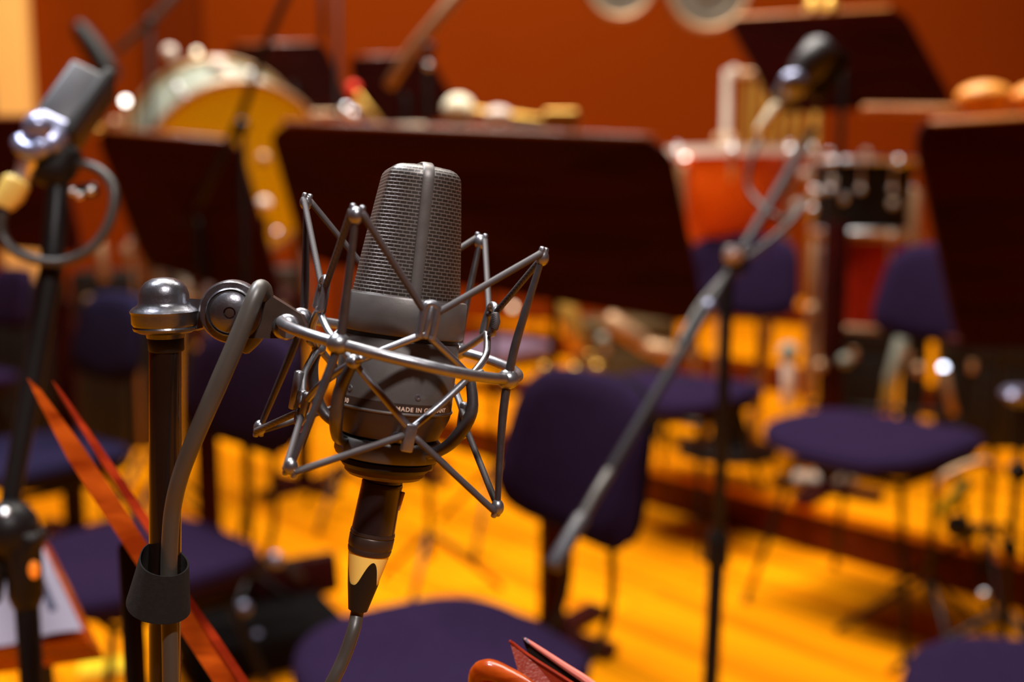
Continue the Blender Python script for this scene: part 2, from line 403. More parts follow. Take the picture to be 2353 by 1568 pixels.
# lower small upright pegs beside the lower hooks
for a, h in ((107, -100), (287, -95), (17, -130)):
    if a != 17:
        q = MB(); mtub(q, [pol(a+9, 214, h-80), pol(a+9, 214, h)], [8, 11], seg=10); q.build('peg', 'nickel', mount)
# base collar holding the microphone
q = MB(); q.lathe([(96, -248), (118, -244), (122, -236), (122, -206), (117, -200), (96, -198)], MM @ Matrix.Diagonal((1, 1, 1, 1)), seg=64)
q.lathe([(100, -246), (100, -200)], MM, seg=64, close=False); q.build('base_collar', 'micbody', mount)
# --- elastic cords
def cord(p, qv, sag=0):
    d = qv-p
    m_ = (p+qv)*.5 + Vector((0, 0, sag))
    q = MB(); mtub(q, [p, m_, qv], 7.6, seg=10, smooth=6); q.build('elastic_cord', 'cord', mount)
for i in range(4):
    for j, sd in ((i, 1), ((i-1) % 4, -1)):
        o = pol(PA[i]+90, 12*sd, 0)
        cord(tips_u[i] + o + Vector((0, 0, 8)), UH[j] - pol(HA[j]+90, 14*sd, 0) + Vector((0, 0, 4)))
        cord(tips_l[i] + o - Vector((0, 0, 8)), LH[j] - pol(HA[j]+90, 14*sd, 0) - Vector((0, 0, 4)))
# rust coloured rubber sleeve and frayed stub on two cords
q = MB(); q.tube([W(742, 668, 1.0), W(738, 715, 1.0)], 11*S, seg=10); q.build('rubber_sleeve', mat('worn_orange_rubber', (.30, .07, .008), .6), mount)
q = MB(); q.tube([W(700, 975, .99), W(686, 985, .99)], 12*S, seg=10); q.build('rubber_sleeve', M['orange_wood'], mount)
q = MB(); q.tube([W(1138, 722, 1.01), W(1141, 740, 1.01), W(1136, 755, 1.01)], 9.5*S, seg=10); q.build('cord_end', 'cord', mount)
# swivel plate, joint discs
def cyl_px(px0, py0, d0, px1, py1, d1, r, **k): return MB().tube([W(px0, py0, d0), W(px1, py1, d1)], r, **k)
q = MB()
pl = [(505, 690), (540, 664), (590, 660), (690, 722), (700, 745), (690, 778), (575, 778), (530, 775), (500, 750)]
q.slab([W(x, y, .993) for x, y in pl], FW*.012); q.build('arm_plate', 'micdark', mount, smooth=False)
for dx, dy, dd in ((660, 748, .985), (692, 733, 1.02)):
    q = MB(); q.ball(W(dx, dy, dd), 27*S, 20, (1, .8, 1)); 
    q.lathe([(20*S, -24*S), (27*S, -18*S), (27*S, 10*S), (22*S, 18*S)], Matrix.Translation(W(dx-4, dy+6, dd)) @ Euler((PI/2, 0, .5)).to_matrix().to_4x4(), seg=32)
    q.build('ring_socket', 'nickel', mount)
JM = Matrix.Translation(W(530, 718, .985)) @ Matrix.Rotation(math.radians(88), 4, 'X') @ Matrix.Rotation(math.radians(8), 4, 'Y') @ Matrix.Diagonal((S*1.13, S*1.13, S, 1))
q = MB(); q.lathe([(0, -60), (58, -60), (64, -52), (64, -14), (60, -4), (50, -2), (48, 6), (46, 8), (44, 4), (38, 12), (24, 20), (12, 22), (11, 14), (0, 14)], JM, seg=56); pdk = q.build('pivot_disc', 'dome', mount)
q = MB(); q.lathe([(0, 14), (9, 15), (9, 20), (0, 21)], JM, seg=20); q.build('pivot_screw', 'micdark', pdk)

# --- microphone parts
RB = 15                                   # azimuth of the band / edge of the head
def head_pt(phi, h, inset=0):
    t = (h-120)/(393-120); R = 126 - 16*max(0, t)
    w = 124 - 42*max(0, t)
    cu, cv = math.sin(phi), math.cos(phi)
    n = 34; R -= inset; w -= inset
    r = (R**-n + (w/max(1e-6, abs(cu)))**-n)**(-1/n)
    a = phi + math.radians(RB)
    return Vector((r*math.sin(a), -r*math.cos(a), h)), r
prof = [(0, 118 + 275*k/30) for k in range(31)] + [(30*(1-math.cos(t*PI/2)), 393 + 26*math.sin(t*PI/2)) for t in (.17, .34, .5, .67, .84, 1)] + [(45, 421.5), (62, 423)]
bm = bmesh.new(); uvl = bm.loops.layers.uv.new('UVMap'); NS = 128
rings = []; V = 0; last = None
for ins, h in prof:
    row = []; u = 0; lp = None
    for k in range(NS+1):
        p, r = head_pt(2*PI*k/NS, h, ins)
        p0, _ = head_pt(2*PI*k/NS, 250, 0)
        if lp is not None: u += (p0-lp).length
        lp = p0; row.append((p, u))
    if last is not None: V += math.hypot(h-last[1], (ins-last[0]))
    last = (ins, h)
    vs = [bm.verts.new(MM @ row[k][0]) for k in range(NS)]
    rings.append((vs, [x[1] for x in row], V))
for (a, ua, va), (c, uc, vc) in zip(rings, rings[1:]):
    for k in range(NS):
        k2 = (k+1) % NS; f = bm.faces.new((a[k], a[k2], c[k2], c[k]))
        for lo, (uu, vv) in zip(f.loops, ((ua[k], va), (ua[k+1], va), (uc[k+1], vc), (uc[k], vc))): lo[uvl].uv = (uu/15.8, vv/16.0)
topc = [v for v in rings[-1][0]]; f = bm.faces.new(topc)
for lo in f.loops:
    lc = MM.inverted() @ lo.vert.co; lo[uvl].uv = (lc.x/15.8, lc.y/16)
mb = MB(); mb.b.free(); mb.b = bm
head = mb.build('grille', 'grille', mic, angle=50)
# frame band over the top of the head, along the wedge edges
q = MB(); path = []
for h in (120, 160, 200, 240, 280, 320, 355, 388): path.append((0, h, head_pt(0, h)[1]+1.5))
top = [(0, 403, head_pt(0, 393)[1]-2), (0, 415, head_pt(0, 393)[1]-14), (0, 423, head_pt(0, 393)[1]-32), (0, 426, 40), (0, 427, 0)]
pp = [(r, h) for _, h, r in path] + [(r, h) for _, h, r in top]
full = [(r, h) for r, h in pp] + [(-r, h) for r, h in reversed(pp[:-1])]
a = math.radians(RB); vdir = Vector((math.sin(a), -math.cos(a), 0)); udir = Vector((math.cos(a), math.sin(a), 0))
outer = [vdir*r + Vector((0, 0, h)) for r, h in full]
cs = [(-14, -6), (-12.5, 1), (-8, 3.5), (8, 3.5), (12.5, 1), (14, -6)]
rows = []
for i, p in enumerate(outer):
    t = (outer[min(i+1, len(outer)-1)] - outer[max(i-1, 0)]).normalized(); n = udir.cross(t); 
    if n.dot(p - Vector((0, 0, 200))) < 0: n = -n
    rows.append([q.b.verts.new(MM @ (p + udir*x + n*y)) for x, y in cs])
for r0, r1 in zip(rows, rows[1:]):
    for k in range(len(cs)): q.b.faces.new((r0[k], r0[(k+1) % 6], r1[(k+1) % 6], r1[k]))
q.b.faces.new(rows[0]); q.b.faces.new(rows[-1])
q.build('head_band', 'micbody', mic)
def ml(prof, name, m, mtx=MM, seg=96): q = MB(); q.lathe(prof, mtx, seg=seg); return q.build(name, m, mic)
ml([(120, 112), (134, 124), (139, 125), (142, 121), (142, 44), (139, 40), (120, 38)], 'upper_collar', 'micbody')
ml([(120, 40), (131, 38), (131, 28), (120, 26)], 'collar_groove', 'rubber')
body = ml([(120, 30), (133, 30), (135, 27), (135, -108), (120, -108)], 'body', 'micbody')
name_band = ml([(118, -104), (135.3, -105), (135.3, -126), (118, -127)], 'name_band', 'micdark')
ml([(118, -124), (137.5, -125), (138.5, -128), (137, -131), (118, -132)], 'lip_ring', 'micbody')
ml([(0, -128), (136, -130), (133, -145), (114, -192), (104, -197), (0, -199)], 'tail_cone', 'micdark')
ml([(0, -195), (98, -196), (98, -250), (106, -251), (107, -262), (98, -272), (0, -273)], 'locking_nut', 'rubber')
ml([(0, -268), (94, -269), (93, -282), (84, -290), (0, -291)], 'lower_ring', 'micolive')
# screws on the body
for az, h in ((29, -88), (-40, -88), (120, -88), (200, -88)):
    mtx = MM @ Matrix.Translation(pol(az, 135, h)) @ Matrix.Rotation(math.radians(az), 4, 'Z') @ Matrix.Rotation(PI/2, 4, 'X')
    q = MB(); q.lathe([(0, -1), (7.5, -1), (7, 1.8), (3, 2.4), (2.6, .6), (0, .6)], mtx, seg=20); q.build('screw', 'nickel', mic)
# engraved lettering wrapped around the name band
def lettering(txt, size, az0, h, R, name):
    cu = bpy.data.curves.new('t', 'FONT'); cu.body = txt; cu.size = size; cu.extrude = .35; cu.offset = .25; cu.space_character = 1.15
    o = bpy.data.objects.new('t', cu); C.objects.link(o)
    bpy.context.view_layer.update()
    me = bpy.data.meshes.new_from_object(o.evaluated_get(bpy.context.evaluated_depsgraph_get()))
    bpy.data.objects.remove(o)
    q = MB(); q.b.from_mesh(me); bpy.data.meshes.remove(me)
    bmesh.ops.subdivide_edges(q.b, edges=[e for e in q.b.edges if e.calc_length() > 3], cuts=2)
    for v in q.b.verts:
        az = math.radians(az0) + v.co.x/R
        v.co = MM @ Vector((math.sin(az)*(R+v.co.z), -math.cos(az)*(R+v.co.z), h+v.co.y))
    return q.build(name, 'text', name_band, smooth=False)
lettering('MADE IN GERMANY', 13.5, 9.0, -121, 136.0, 'engraved_lettering')
lettering('030', 15, -50, -121.5, 136.0, 'engraved_number')
# --- connector and cable
XM = basis(888, 1063, 11.3, 3) ; XM = XM @ Matrix.Rotation(PI, 4, 'X')      # local Z runs down the plug
ml([(0, -16), (46, -16), (46, 42), (44, 44), (0, 44)], 'neck', 'xlr', XM, 48)
plug = thing('cable_connector', 'black and yellow cable plug hanging from the underside of the condenser microphone', 'cable plug', XM.translation)
def pl_(prof, name, m): q = MB(); q.lathe(prof, XM, seg=64); return q.build(name, m, plug)
pl_([(0, 44), (46, 45), (47.5, 50), (47, 56), (48.5, 110), (50, 165), (0, 165)], 'barrel', 'xlr')
pl_([(0, 160), (51, 161), (52, 168), (50, 171), (52, 174), (51.5, 196), (50, 199), (51, 203), (49, 212), (0, 212)], 'ridged_ring', 'micdark')
cone = pl_([(0, 206), (48, 207), (47, 220), (33, 292), (0, 292)], 'yellow_ring', 'yellow'); cone['label'] = 'yellow tapered colour ring'
q = MB()
def boot(u, v):
    a = 2*PI*u; w_ = (.5+.5*math.cos(3*(a - 1.15)))**1.6
    top_ = 286 - 62*w_
    L_ = top_ + (350-top_)*v
    r = 49.5 - (L_-207)/(292-207)*15 if L_ < 292 else 34.5 - (L_-292)/58*12
    return XM @ Vector((r*math.cos(a), r*math.sin(a), L_))
g = q.grid(boot, 96, 14, cyc=True); q.b.faces.new(g[-1]); q.build('rubber_boot', 'rubber', plug)
q = MB(); q.box((0, 0, 0), (9, 10, 44), bev=2.5, mtx=XM @ Matrix.Translation((49, 0, 82)) @ Matrix.Rotation(-.10, 4, 'Y') @ Matrix.Rotation(0, 4, 'X')); 
bmesh.ops.scale(q.b, vec=(1, 1, 1), verts=q.b.verts)
q.build('latch', 'tan', plug)
b2 = MB(); b2.tube([XM @ Vector((0, 0, 335)), XM @ Vector((0, 0, 365)), W(812, 1450, 1.0), W(790, 1512, .995), W(757, 1580, .99), W(700, 1680, 1.0), W(560, 1830, 1.02), W(430, 2100, 1.1), Vector((-.25, .75, .35)), Vector((-.20, .85, .02)), Vector((.1, 1.0, .012))], 15.5*S, seg=14, smooth=8)
tag(b2.build('microphone_cable', 'cable'), 'thin dark grey cable running down from the yellow ringed plug', 'cable')

# --- foreground stand
PT = W(381, 768, 1.0); PQ = W(379, 1568, 1.045); PB = PT + (PQ-PT)*((PT.z-.03)/(PT.z-PQ.z))
st = thing('microphone_stand', 'dark brown upright pole with a domed metal cap carrying the shock mount', 'microphone stand', (PB.x, PB.y, 0))
top = W(381, 768, 1.0); zt = top.z
BX, BY = top.x, top.y
q = MB(); q.tube([(BX, BY, zt+.002), tuple(PB + (PT-PB)*.08)], 36.5*S, seg=40, round_end=False); q.build('pole', 'pole', st)
T0 = Matrix.Translation((BX, BY, zt))
q = MB(); q.lathe([(r*S, h*S) for r, h in [(0, -8), (42, -8), (44, 2), (58, 4), (70, 10), (72, 16), (70, 20), (74, 26), (74, 46), (77, 54), (72, 60), (60, 68), (56, 76), (55, 92), (50, 108), (40, 120), (25, 128), (10, 130), (0, 130)]], T0, seg=64); q.build('domed_cap', 'dome', st)
q = MB(); q.lathe([(37.5*S, -40*S), (40*S, -36*S), (40*S, -4*S), (37.5*S, 0)], T0, seg=48); q.build('pole_collar', 'rubber', st)
q = MB(); q.slab([W(x, y, .998) for x, y in ((430, 686), (500, 690), (520, 664), (540, 690), (520, 760), (470, 752), (440, 760), (425, 740))], FW*.010); q.build('side_lug', 'dome', st, smooth=False)
q = MB(); q.lathe([(0, 0), (.13, 0), (.135, .01), (.125, .022), (.04, .035), (.02, .13), (0, .13)], Matrix.Translation((PB.x, PB.y, 0)), seg=48); q.build('round_base', 'black', st)

# thick cable looping over the joint and strapped to the pole
pts = [W(560, 800, 1.03), W(588, 768, 1.025), W(606, 715, 1.012), W(607, 672, .995), W(597, 662, .985), W(583, 690, .975), W(548, 775, .970), W(505, 875, .968), W(455, 990, .970), W(416, 1090, .980), W(397, 1170, .992), W(390, 1250, .999), W(388, 1320, 1.004), W(389, 1400, 1.008), W(391, 1500, 1.013), W(392, 1600, 1.018), W(392, 1800, 1.03)]
q = MB(); q.tube(pts, [18*S, 20*S, 21*S, 20*S, 19*S, 20*S, 21*S, 21*S, 20*S, 19*S, 19*S, 19*S, 19*S, 19*S, 19*S, 19*S, 19*S], seg=20, smooth=8)
tag(q.build('cable', 'cable'), 'thick grey cable looped over the joint and strapped down along the brown pole', 'cable')
# hook-and-loop strap
SP = W(370, 1345, 1.010)
q = MB(); ns = 72
def strap(u, v):
    a = 2*PI*u
    top_y = lambda: 0
    rx, ry = (49 + 13*v)*S, (67+3*v)*S
    ff = 1 + .05*math.sin(3*a+1)
    x = rx*math.cos(a)*ff; y = ry*math.sin(a)*ff
    hgt = (.5-v)*112*S - 24*S*math.cos(a) + 9*S*math.sin(a) + 6*S
    flare = 1 + (.08*(v-.3))*(1-math.cos(a))
    return SP + Vector((x*flare + (.5-v)*15*S, y, hgt))
g1 = q.grid(strap, ns, 10, cyc=True)
def strap2(u, v):
    p = strap(u, v); c = Vector((SP.x, SP.y, p.z)); return c + (p-c)*1.07
g2 = q.grid(strap2, ns, 10, cyc=True)
for ga, gb in ((g1[0], g2[0]), (g1[-1], g2[-1])):
    for k in range(ns): q.b.faces.new((ga[k], ga[(k+1) % ns], gb[(k+1) % ns], gb[k]))
q.b.normal_update()
tag(q.build('cable_tie', 'velcro', angle=60), 'charcoal hook and loop strap wrapped round the brown pole and thick cable', 'strap')

# ------------------------------------------------------------------ chairs
def sup(a, n): return (abs(math.cos(a))**(2/n)*(1 if math.cos(a) >= 0 else -1), abs(math.sin(a))**(2/n)*(1 if math.sin(a) >= 0 else -1))
def chair(label, spt, seat_z, yaw, zbase=0, w=.50, dp=.47, bw=.42, bh=.33, bgap=.17, tilt=14, fab='fabric', group='purple orchestra chairs', boff=.25):
    """spt: world point of the seat centre; local front = -Y"""
    t = thing('orchestra_chair', label, 'chair', (spt.x, spt.y, zbase), math.radians(yaw), group)
    sz = seat_z - zbase
    q = MB(); NU = 64
    prof = [(.0, -.062), (.40, -.060), (.68, -.046), (.90, -.018), (1.0, .014), (.985, .036), (.93, .047), (.75, .054), (.45, .052), (0, .049)]
    rings = []
    for r, h in prof:
        row = []
        for k in range(NU):
            a = 2*PI*k/NU; x, y = sup(a, 3.2)
            X, Y = x*r*w/2*(1 - .06*y), y*r*dp/2
            dip = -.012*(1-r*r) + .018*(abs(x)**2)*r - .028*max(0, -y)**3*r
            row.append(q.b.verts.new((X, Y, sz - .05 + h + (dip if h > 0 else 0))))
        rings.append(row)
    for a_, b_ in zip(rings, rings[1:]):
        for k in range(NU):
            k2 = (k+1) % NU
            try: q.b.faces.new((a_[k], a_[k2], b_[k2], b_[k]))
            except Exception: pass
    bmesh.ops.remove_doubles(q.b, verts=q.b.verts, dist=.0005)
    q.build('seat', fab, t, local=True, angle=80)
    # backrest
    tl = math.radians(tilt)
    def bp(u, v, off):      # u,v in -1..1
        x = u*bw/2*(1 - .10*v); y = -.045*(u*u)*-1*-1
        z = v*bh/2
        y = boff + .035*(1-u*u) + off
        return Vector((x, y + z*math.sin(tl)*1 + .0, sz + bgap + bh/2 + z*math.cos(tl)))
    def pad(name, m, o0, o1, sc_, par=None):
        q = MB(); prof2 = [(0, o0), (.7, o0), (.92, o0+(o1-o0)*.12), (1, o0+(o1-o0)*.5), (.95, o0+(o1-o0)*.85), (.7, o1), (0, o1)]
        rg = []
        for r, o in prof2:
            row = []
            for k in range(48):
                a = 2*PI*k/48; x, y = sup(a, 4); row.append(q.b.verts.new(bp(x*r*sc_, y*r*sc_, o)))
            rg.append(row)
        for a_, b_ in zip(rg, rg[1:]):
            for k in range(48): q.b.faces.new((a_[k], a_[(k+1) % 48], b_[(k+1) % 48], b_[k]))
        bmesh.ops.remove_doubles(q.b, verts=q.b.verts, dist=.0005)
        return q.build(name, m, par or t, local=True, angle=80)
    bk_ = pad('backrest', fab, -.025, .022, 1.0); pad('back_shell', 'rubber', .018, .034, .97, bk_)
    for sx in (-1, 1):
        q = MB(); q.tube([(sx*.075, dp/2-.10, sz-.105), (sx*.075, dp/2+.01, sz-.10), (sx*.075, boff+.055, sz+.02), (sx*.072, boff+.06, sz+bgap+.06), (sx*.07, boff+.085, sz+bgap+.2)], .0085, seg=8, smooth=5)
        q.build('back_support', 'black', t, local=True)
    for sx in (-1, 1):
        for sy in (-1, 1):
            q = MB(); q.tube([(sx*w*.30, sy*dp*.28, sz-.105), (sx*w*.46, sy*dp*.46, .012)], [.011, .009], seg=8)
            q.ball(Vector((sx*w*.46, sy*dp*.46, .012)), .014, 10, (1, 1, .86)); q.build('leg', 'black', t, local=True)
    q = MB(); 
    for sx in (-1, 1): q.tube([(sx*w*.30, -dp*.28, sz-.112), (sx*w*.30, dp*.28, sz-.112)], .010, seg=8)
    for sy in (-1, 1): q.tube([(-w*.30, sy*dp*.28, sz-.112), (w*.30, sy*dp*.28, sz-.112)], .010, seg=8)
    q.build('seat_frame', 'black', t, local=True)
    return t
chair('purple padded chair nearest the big microphone, its seat right below the hanging plug', onz(1015, 1500, .46), .46, -56, bw=.46, bh=.34, bgap=.185, boff=.305, w=.53, dp=.52)
chair('purple padded chair behind the brown pole, seat crossed by the orange board', onz(325, 1270, .46), .46, -46, w=.54, dp=.52, bw=.54, bh=.31, bgap=.225, boff=.28)
chair('tall purple chair with its backrest half hidden behind the rightmost dark desk', onz(2010, 990, .60), .60, -50, w=.62, dp=.56, bw=.46, bh=.34, bgap=.25, boff=.37)
chair('tall purple chair crossed by the sloping boom and upright of the black stand', onz(1568, 885, .60), .60, -44, w=.60, dp=.54, bw=.56, bh=.35, bgap=.24, boff=.38)
chair('blue purple chair seen left of the domed cap, in front of a red wooden post', onz(95, 1035, .46), .46, -40, fab='fabric_blue', w=.56, dp=.52, bw=.44, bh=.33, bgap=.21, boff=.26)
chair('dim purple chair at the far edge behind the cable loop', onz(-90, 860, .46), .46, -40, w=.54, bw=.46, bh=.33, bgap=.2)
def tier_pt(px, py, h):      # ground tier aware
    for z0 in (.534, .356, .178, 0):
        p = onz(px, py, z0+h)
        if abs(tier_z(p.x, p.y)-z0) < .01: return p, z0
    return onz(px, py, h), 0
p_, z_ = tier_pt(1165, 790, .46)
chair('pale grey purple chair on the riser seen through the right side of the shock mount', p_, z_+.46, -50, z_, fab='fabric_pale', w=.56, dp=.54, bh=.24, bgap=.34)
chair('purple chair with only a corner of its seat showing below the tripod', onz(2440, 1620, .46), .46, -100, w=.54, dp=.5)

# ------------------------------------------------------------------ wooden music desks
def rrect(n=8, r=.09, ar=1.0):
    pts = []
    for cx, cy, a0 in ((1-r, 1-r*ar, 0), (r, 1-r*ar, 90), (r, r*ar, 180), (1-r, r*ar, 270)):
        for k in range(n+1):
            a = math.radians(a0 + 90*k/n); pts.append((cx + r*math.cos(a), cy + r*ar*math.sin(a)))
    return pts
def desk(label, q4, gx=None, top_mat='desk', post_w=.072, post_top=None, thick=.020, gdepth=None, shelf=True, post=True, name='music_desk', rim='desk_rim'):
    TL, TR, BR, BL = [W(*c) for c in q4]
    cen = (TL+TR+BR+BL)/4; bc = (BL+BR)/2
    ux = (TR-TL).normalized(); dn = (BL-TL).normalized(); n = ux.cross(dn).normalized()
    if n.dot(FW) < 0: n = -n
    g = W(gx, 784, gdepth) if gx is not None else cen + n*.1
    gz = tier_z(g.x, g.y)
    t = thing(name, label, 'music stand', (g.x, g.y, gz), 0, 'dark red wooden music desks')
    pts = []
    for s_, v_ in rrect(ar=1.6):
        a = BL + (BR-BL)*s_; c = TL + (TR-TL)*s_; pts.append(a + (c-a)*v_)
    q = MB(); q.slab(pts, n*thick); pan = q.build('panel', top_mat, t, smooth=False)
    # edging along the top, its catch of light put into the colour
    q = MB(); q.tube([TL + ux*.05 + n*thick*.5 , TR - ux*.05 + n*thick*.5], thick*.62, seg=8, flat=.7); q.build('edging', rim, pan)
    if shelf:
        q = MB(); q.slab([BL + n*thick, BR + n*thick, BR + n*(thick+.09), BL + n*(thick+.09)], -dn*.016); q.build('ledge', 'desk', pan, smooth=False)
    hub = cen + n*.05 + dn*.02
    ztop = hub.z
    q = MB(); q.box(cen + n*(thick+.02) , (.10, .05, .10), bev=.008); q.build('bracket', 'black', t)
    pt = post_top if post_top is not None else gz+.62
    q = MB(); q.tube([Vector((g.x, g.y, pt-.05)), Vector((g.x, g.y, ztop-.03)), Vector((cen + n*(thick+.03)))], .013, seg=12); q.build('pole', 'black', t)
    if post:
        q = MB(); q.box((g.x, g.y, (gz+.04+pt)/2), (post_w, post_w, pt-gz-.04), rot=(0, 0, .2), bev=.006); q.build('post', 'desk', t)
    q = MB(); q.box((g.x, g.y, gz+.02), (.50, .07, .04), rot=(0, 0, .9), bev=.008); q.box((g.x, g.y, gz+.0195), (.44, .07, .039), rot=(0, 0, .9+PI/2), bev=.008); q.build('cross_base', 'desk', t)
    return t
desk('largest dark red music desk, directly behind the grille of the microphone', [(612, 282, 5.95), (1540, 320, 5.95), (1626, 752, 6.25), (700, 600, 6.35)], 1272, gdepth=6.4, post_top=.75)
desk('dark red music desk behind the chair and brown pole, below the yellow drum', [(215, 298, 6.9), (548, 326, 6.9), (655, 700, 7.1), (330, 610, 7.2)], 466, gdepth=7.15, post_top=.84)
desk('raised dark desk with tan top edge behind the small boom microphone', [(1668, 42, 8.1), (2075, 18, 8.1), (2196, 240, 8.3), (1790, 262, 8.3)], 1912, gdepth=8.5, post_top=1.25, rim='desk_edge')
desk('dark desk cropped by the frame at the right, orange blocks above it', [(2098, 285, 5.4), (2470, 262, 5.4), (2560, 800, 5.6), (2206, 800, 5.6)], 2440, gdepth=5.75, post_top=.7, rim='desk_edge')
desk('dark desk cropped by the frame at the left, behind the cable loop', [(-230, 272, 7.9), (118, 268, 7.9), (190, 585, 8.1), (-160, 560, 8.1)], 148, gdepth=8.4, post_top=.95)
desk('distant dark desk just right of the yellow drum, under the thin black boom', [(520, 104, 9.6), (745, 98, 9.6), (812, 262, 9.8), (590, 280, 9.8)], 690, gdepth=9.9, post_top=.9)
desk('distant dark desk behind the tan boom arm and white mallet head', [(800, 132, 9.9), (985, 126, 9.9), (1070, 275, 10.1), (830, 290, 10.1)], 940, gdepth=10.3, post_top=.9)
# near desks
q = MB()
t = thing('music_desk', 'orange varnished desk board seen edge on, slanting behind the brown pole', 'music stand', (W(420, 1500, 1.35).x, W(420, 1500, 1.35).y, 0), 0)
e1, e2 = W(62, 868, 1.42), W(560, 1625, 1.24)
dn = (e2-e1).normalized(); side = (RT*1.0 + UP*.6); side = (side - dn*side.dot(dn)).normalized(); dpv = dn.cross(side).normalized()
dpv = ((e1+e2)/2 - EYE).normalized()
def board(name, m, off, wid, dep, a=0, b=1, taper=0.0):
    L_ = (e2-e1); A = e1 + L_*a; B = e1 + L_*b
    q = MB(); q.slab([A + side*off, A + L_*.05 + side*(off-wid*.15), A + L_*.25 + side*(off-wid*.55), B + side*(off-wid*.55), B + side*(off+wid*.45), A + L_*.25 + side*(off+wid*.45), A + L_*.05 + side*(off+wid*.25)], dpv*dep); return q.build(name, m, t, smooth=False)
board('panel', 'orange_wood', 0, .0125, .30)
board('ledge', 'redwood', .0125, .0055, .10, .05, .62)
board('ledge', 'redwood', .0075, .0065, .28, .60, 1)
q = MB(); 
g = (e1+e2)/2 + dpv*.15
t.location = (g.x, g.y, 0); RM[t.name] = Matrix.Translation((g.x, g.y, 0))
for ch in t.children:
    for v in ch.data.vertices: v.co -= Vector((g.x, g.y, 0)) - Vector((W(420, 1500, 1.35).x, W(420, 1500, 1.35).y, 0))
q.tube([(g.x, g.y, .03), (g.x, g.y, g.z-.012)], .008, seg=12); q.build('pole', 'black', t)
q = MB(); q.box((g.x, g.y, .02), (.5, .07, .04), bev=.008); q.box((g.x, g.y, .0195), (.07, .44, .039), bev=.008); q.build('cross_base', 'desk', t)
# bottom-left desk with sheets
TLc = [(-160, 1270, 2.45), (95, 1235, 2.35), (205, 1462, 2.1), (-200, 1520, 2.15)]
P4 = [W(*c) for c in TLc]; nn = (P4[1]-P4[0]).cross(P4[3]-P4[0]).normalized()
if nn.dot(-FW) < 0: nn = -nn
g = (P4[0]+P4[1]+P4[2]+P4[3])/4 + Vector((0, .1, 0))
t = thing('music_desk', 'low orange wooden desk holding pale sheets, cropped at the bottom left', 'music stand', (g.x, g.y, 0), 0)
q = MB(); ex = (P4[2]-P4[1])*.10
q.slab([P4[0], P4[1], P4[2]+ex, P4[3]+ex], -nn*.018); q.build('panel', 'orange_wood', t, smooth=False)
q = MB(); q.slab([P4[3]+ex*.95, P4[2]+ex*.95, P4[2]+ex*1.5+nn*.012, P4[3]+ex*1.5+nn*.012], nn*.012); q.build('ledge', 'orange_wood', t, smooth=False)
q = MB(); q.tube([(g.x, g.y, .03), (g.x, g.y, g.z-.02), tuple(g - Vector((0, .1, .03)))], .012, seg=10); q.build('pole', 'black', t)
q = MB(); q.box((g.x, g.y, .02), (.5, .07, .04), bev=.008); q.box((g.x, g.y, .0195), (.07, .44, .039), bev=.008); q.build('cross_base', 'desk', t)
sh = thing('sheet_music', 'pale lilac sheets with one dark stripe, propped on the low orange desk', 'sheet music', tuple(P4[3]), 0)
bil = lambda s_, v_: (P4[3] + (P4[2]-P4[3])*s_)*(1-v_) + (P4[0] + (P4[1]-P4[0])*s_)*v_
q = MB(); q.grid(lambda u, v: bil(.02+.97*u, .02+.96*v) + nn*(.004 + .004*math.sin(u*9)), 20, 8); q.build('page', 'paper', sh)
q = MB(); q.grid(lambda u, v: bil(.86+.045*u - .0*v, .22+.62*v) + nn*.009, 4, 8); q.build('printed_stripe', 'ink', sh)

# ------------------------------------------------------------------ folders and wooden rest at the bottom edge
fo = thing('music_folder', 'oxblood folder standing slightly open at the bottom edge, below the purple seat', 'folder', tuple(W(1250, 1600, 1.08)), 0)
def cover(pts, th, name, m):
    q = MB(); q.slab([W(*p) for p in pts], FW*th); return q.build(name, m, fo, smooth=False)
cover([(1171, 1474, 1.10), (1180, 1478, 1.10), (1215, 1506, 1.10), (1300, 1560, 1.09), (1400, 1625, 1.08), (1420, 1760, 1.08), (1240, 1760, 1.08), (1197, 1568, 1.09)], .002, 'front_cover', 'leather')
cover([(1200, 1467, 1.13), (1212, 1470, 1.13), (1300, 1530, 1.125), (1352, 1566, 1.12), (1450, 1640, 1.11), (1460, 1760, 1.11), (1250, 1760, 1.11), (1216, 1512, 1.13)], .002, 'back_cover', 'rubber')
q = MB(); q.tube([W(1206, 1469, 1.128), W(1225, 1482, 1.128), W(1300, 1533, 1.123), W(1352, 1568, 1.118), W(1450, 1643, 1.108)], [.0006, .0011, .0018, .0022, .0022], seg=8, smooth=4); q.build('cover_edge', 'leather_edge', fo)
q = MB(); q.slab([W(1205, 1470, 1.124), W(1210, 1468, 1.124), (W(1219, 1480, 1.124)), W(1212, 1478, 1.124)], FW*.001); q.build('page_corner', 'paper', fo, smooth=False)
q = MB(); q.tube([W(1171, 1474, 1.099), W(1215, 1507, 1.099), W(1300, 1561, 1.089), W(1400, 1627, 1.079)], .0008, seg=6, smooth=4); q.build('cover_edge', 'redwood', fo)
wr = thing('wooden_desk', 'worn orange wooden desk corner with chipped varnish, beside the oxblood folder', 'music stand', (W(1120, 1560, 1.1).x, W(1120, 1560, 1.1).y, 0), 0)
q = MB(); q.tube([W(1090, 1700, 1.12), W(1095, 1600, 1.11), W(1102, 1552, 1.10), W(1125, 1541, 1.09), W(1165, 1556, 1.08), W(1205, 1580, 1.07), W(1290, 1640, 1.05)], [.0035, .0045, .0055, .0055, .005, .005, .005], seg=14, smooth=6); 
q.build('edge_rail', 'orange_wood', wr)
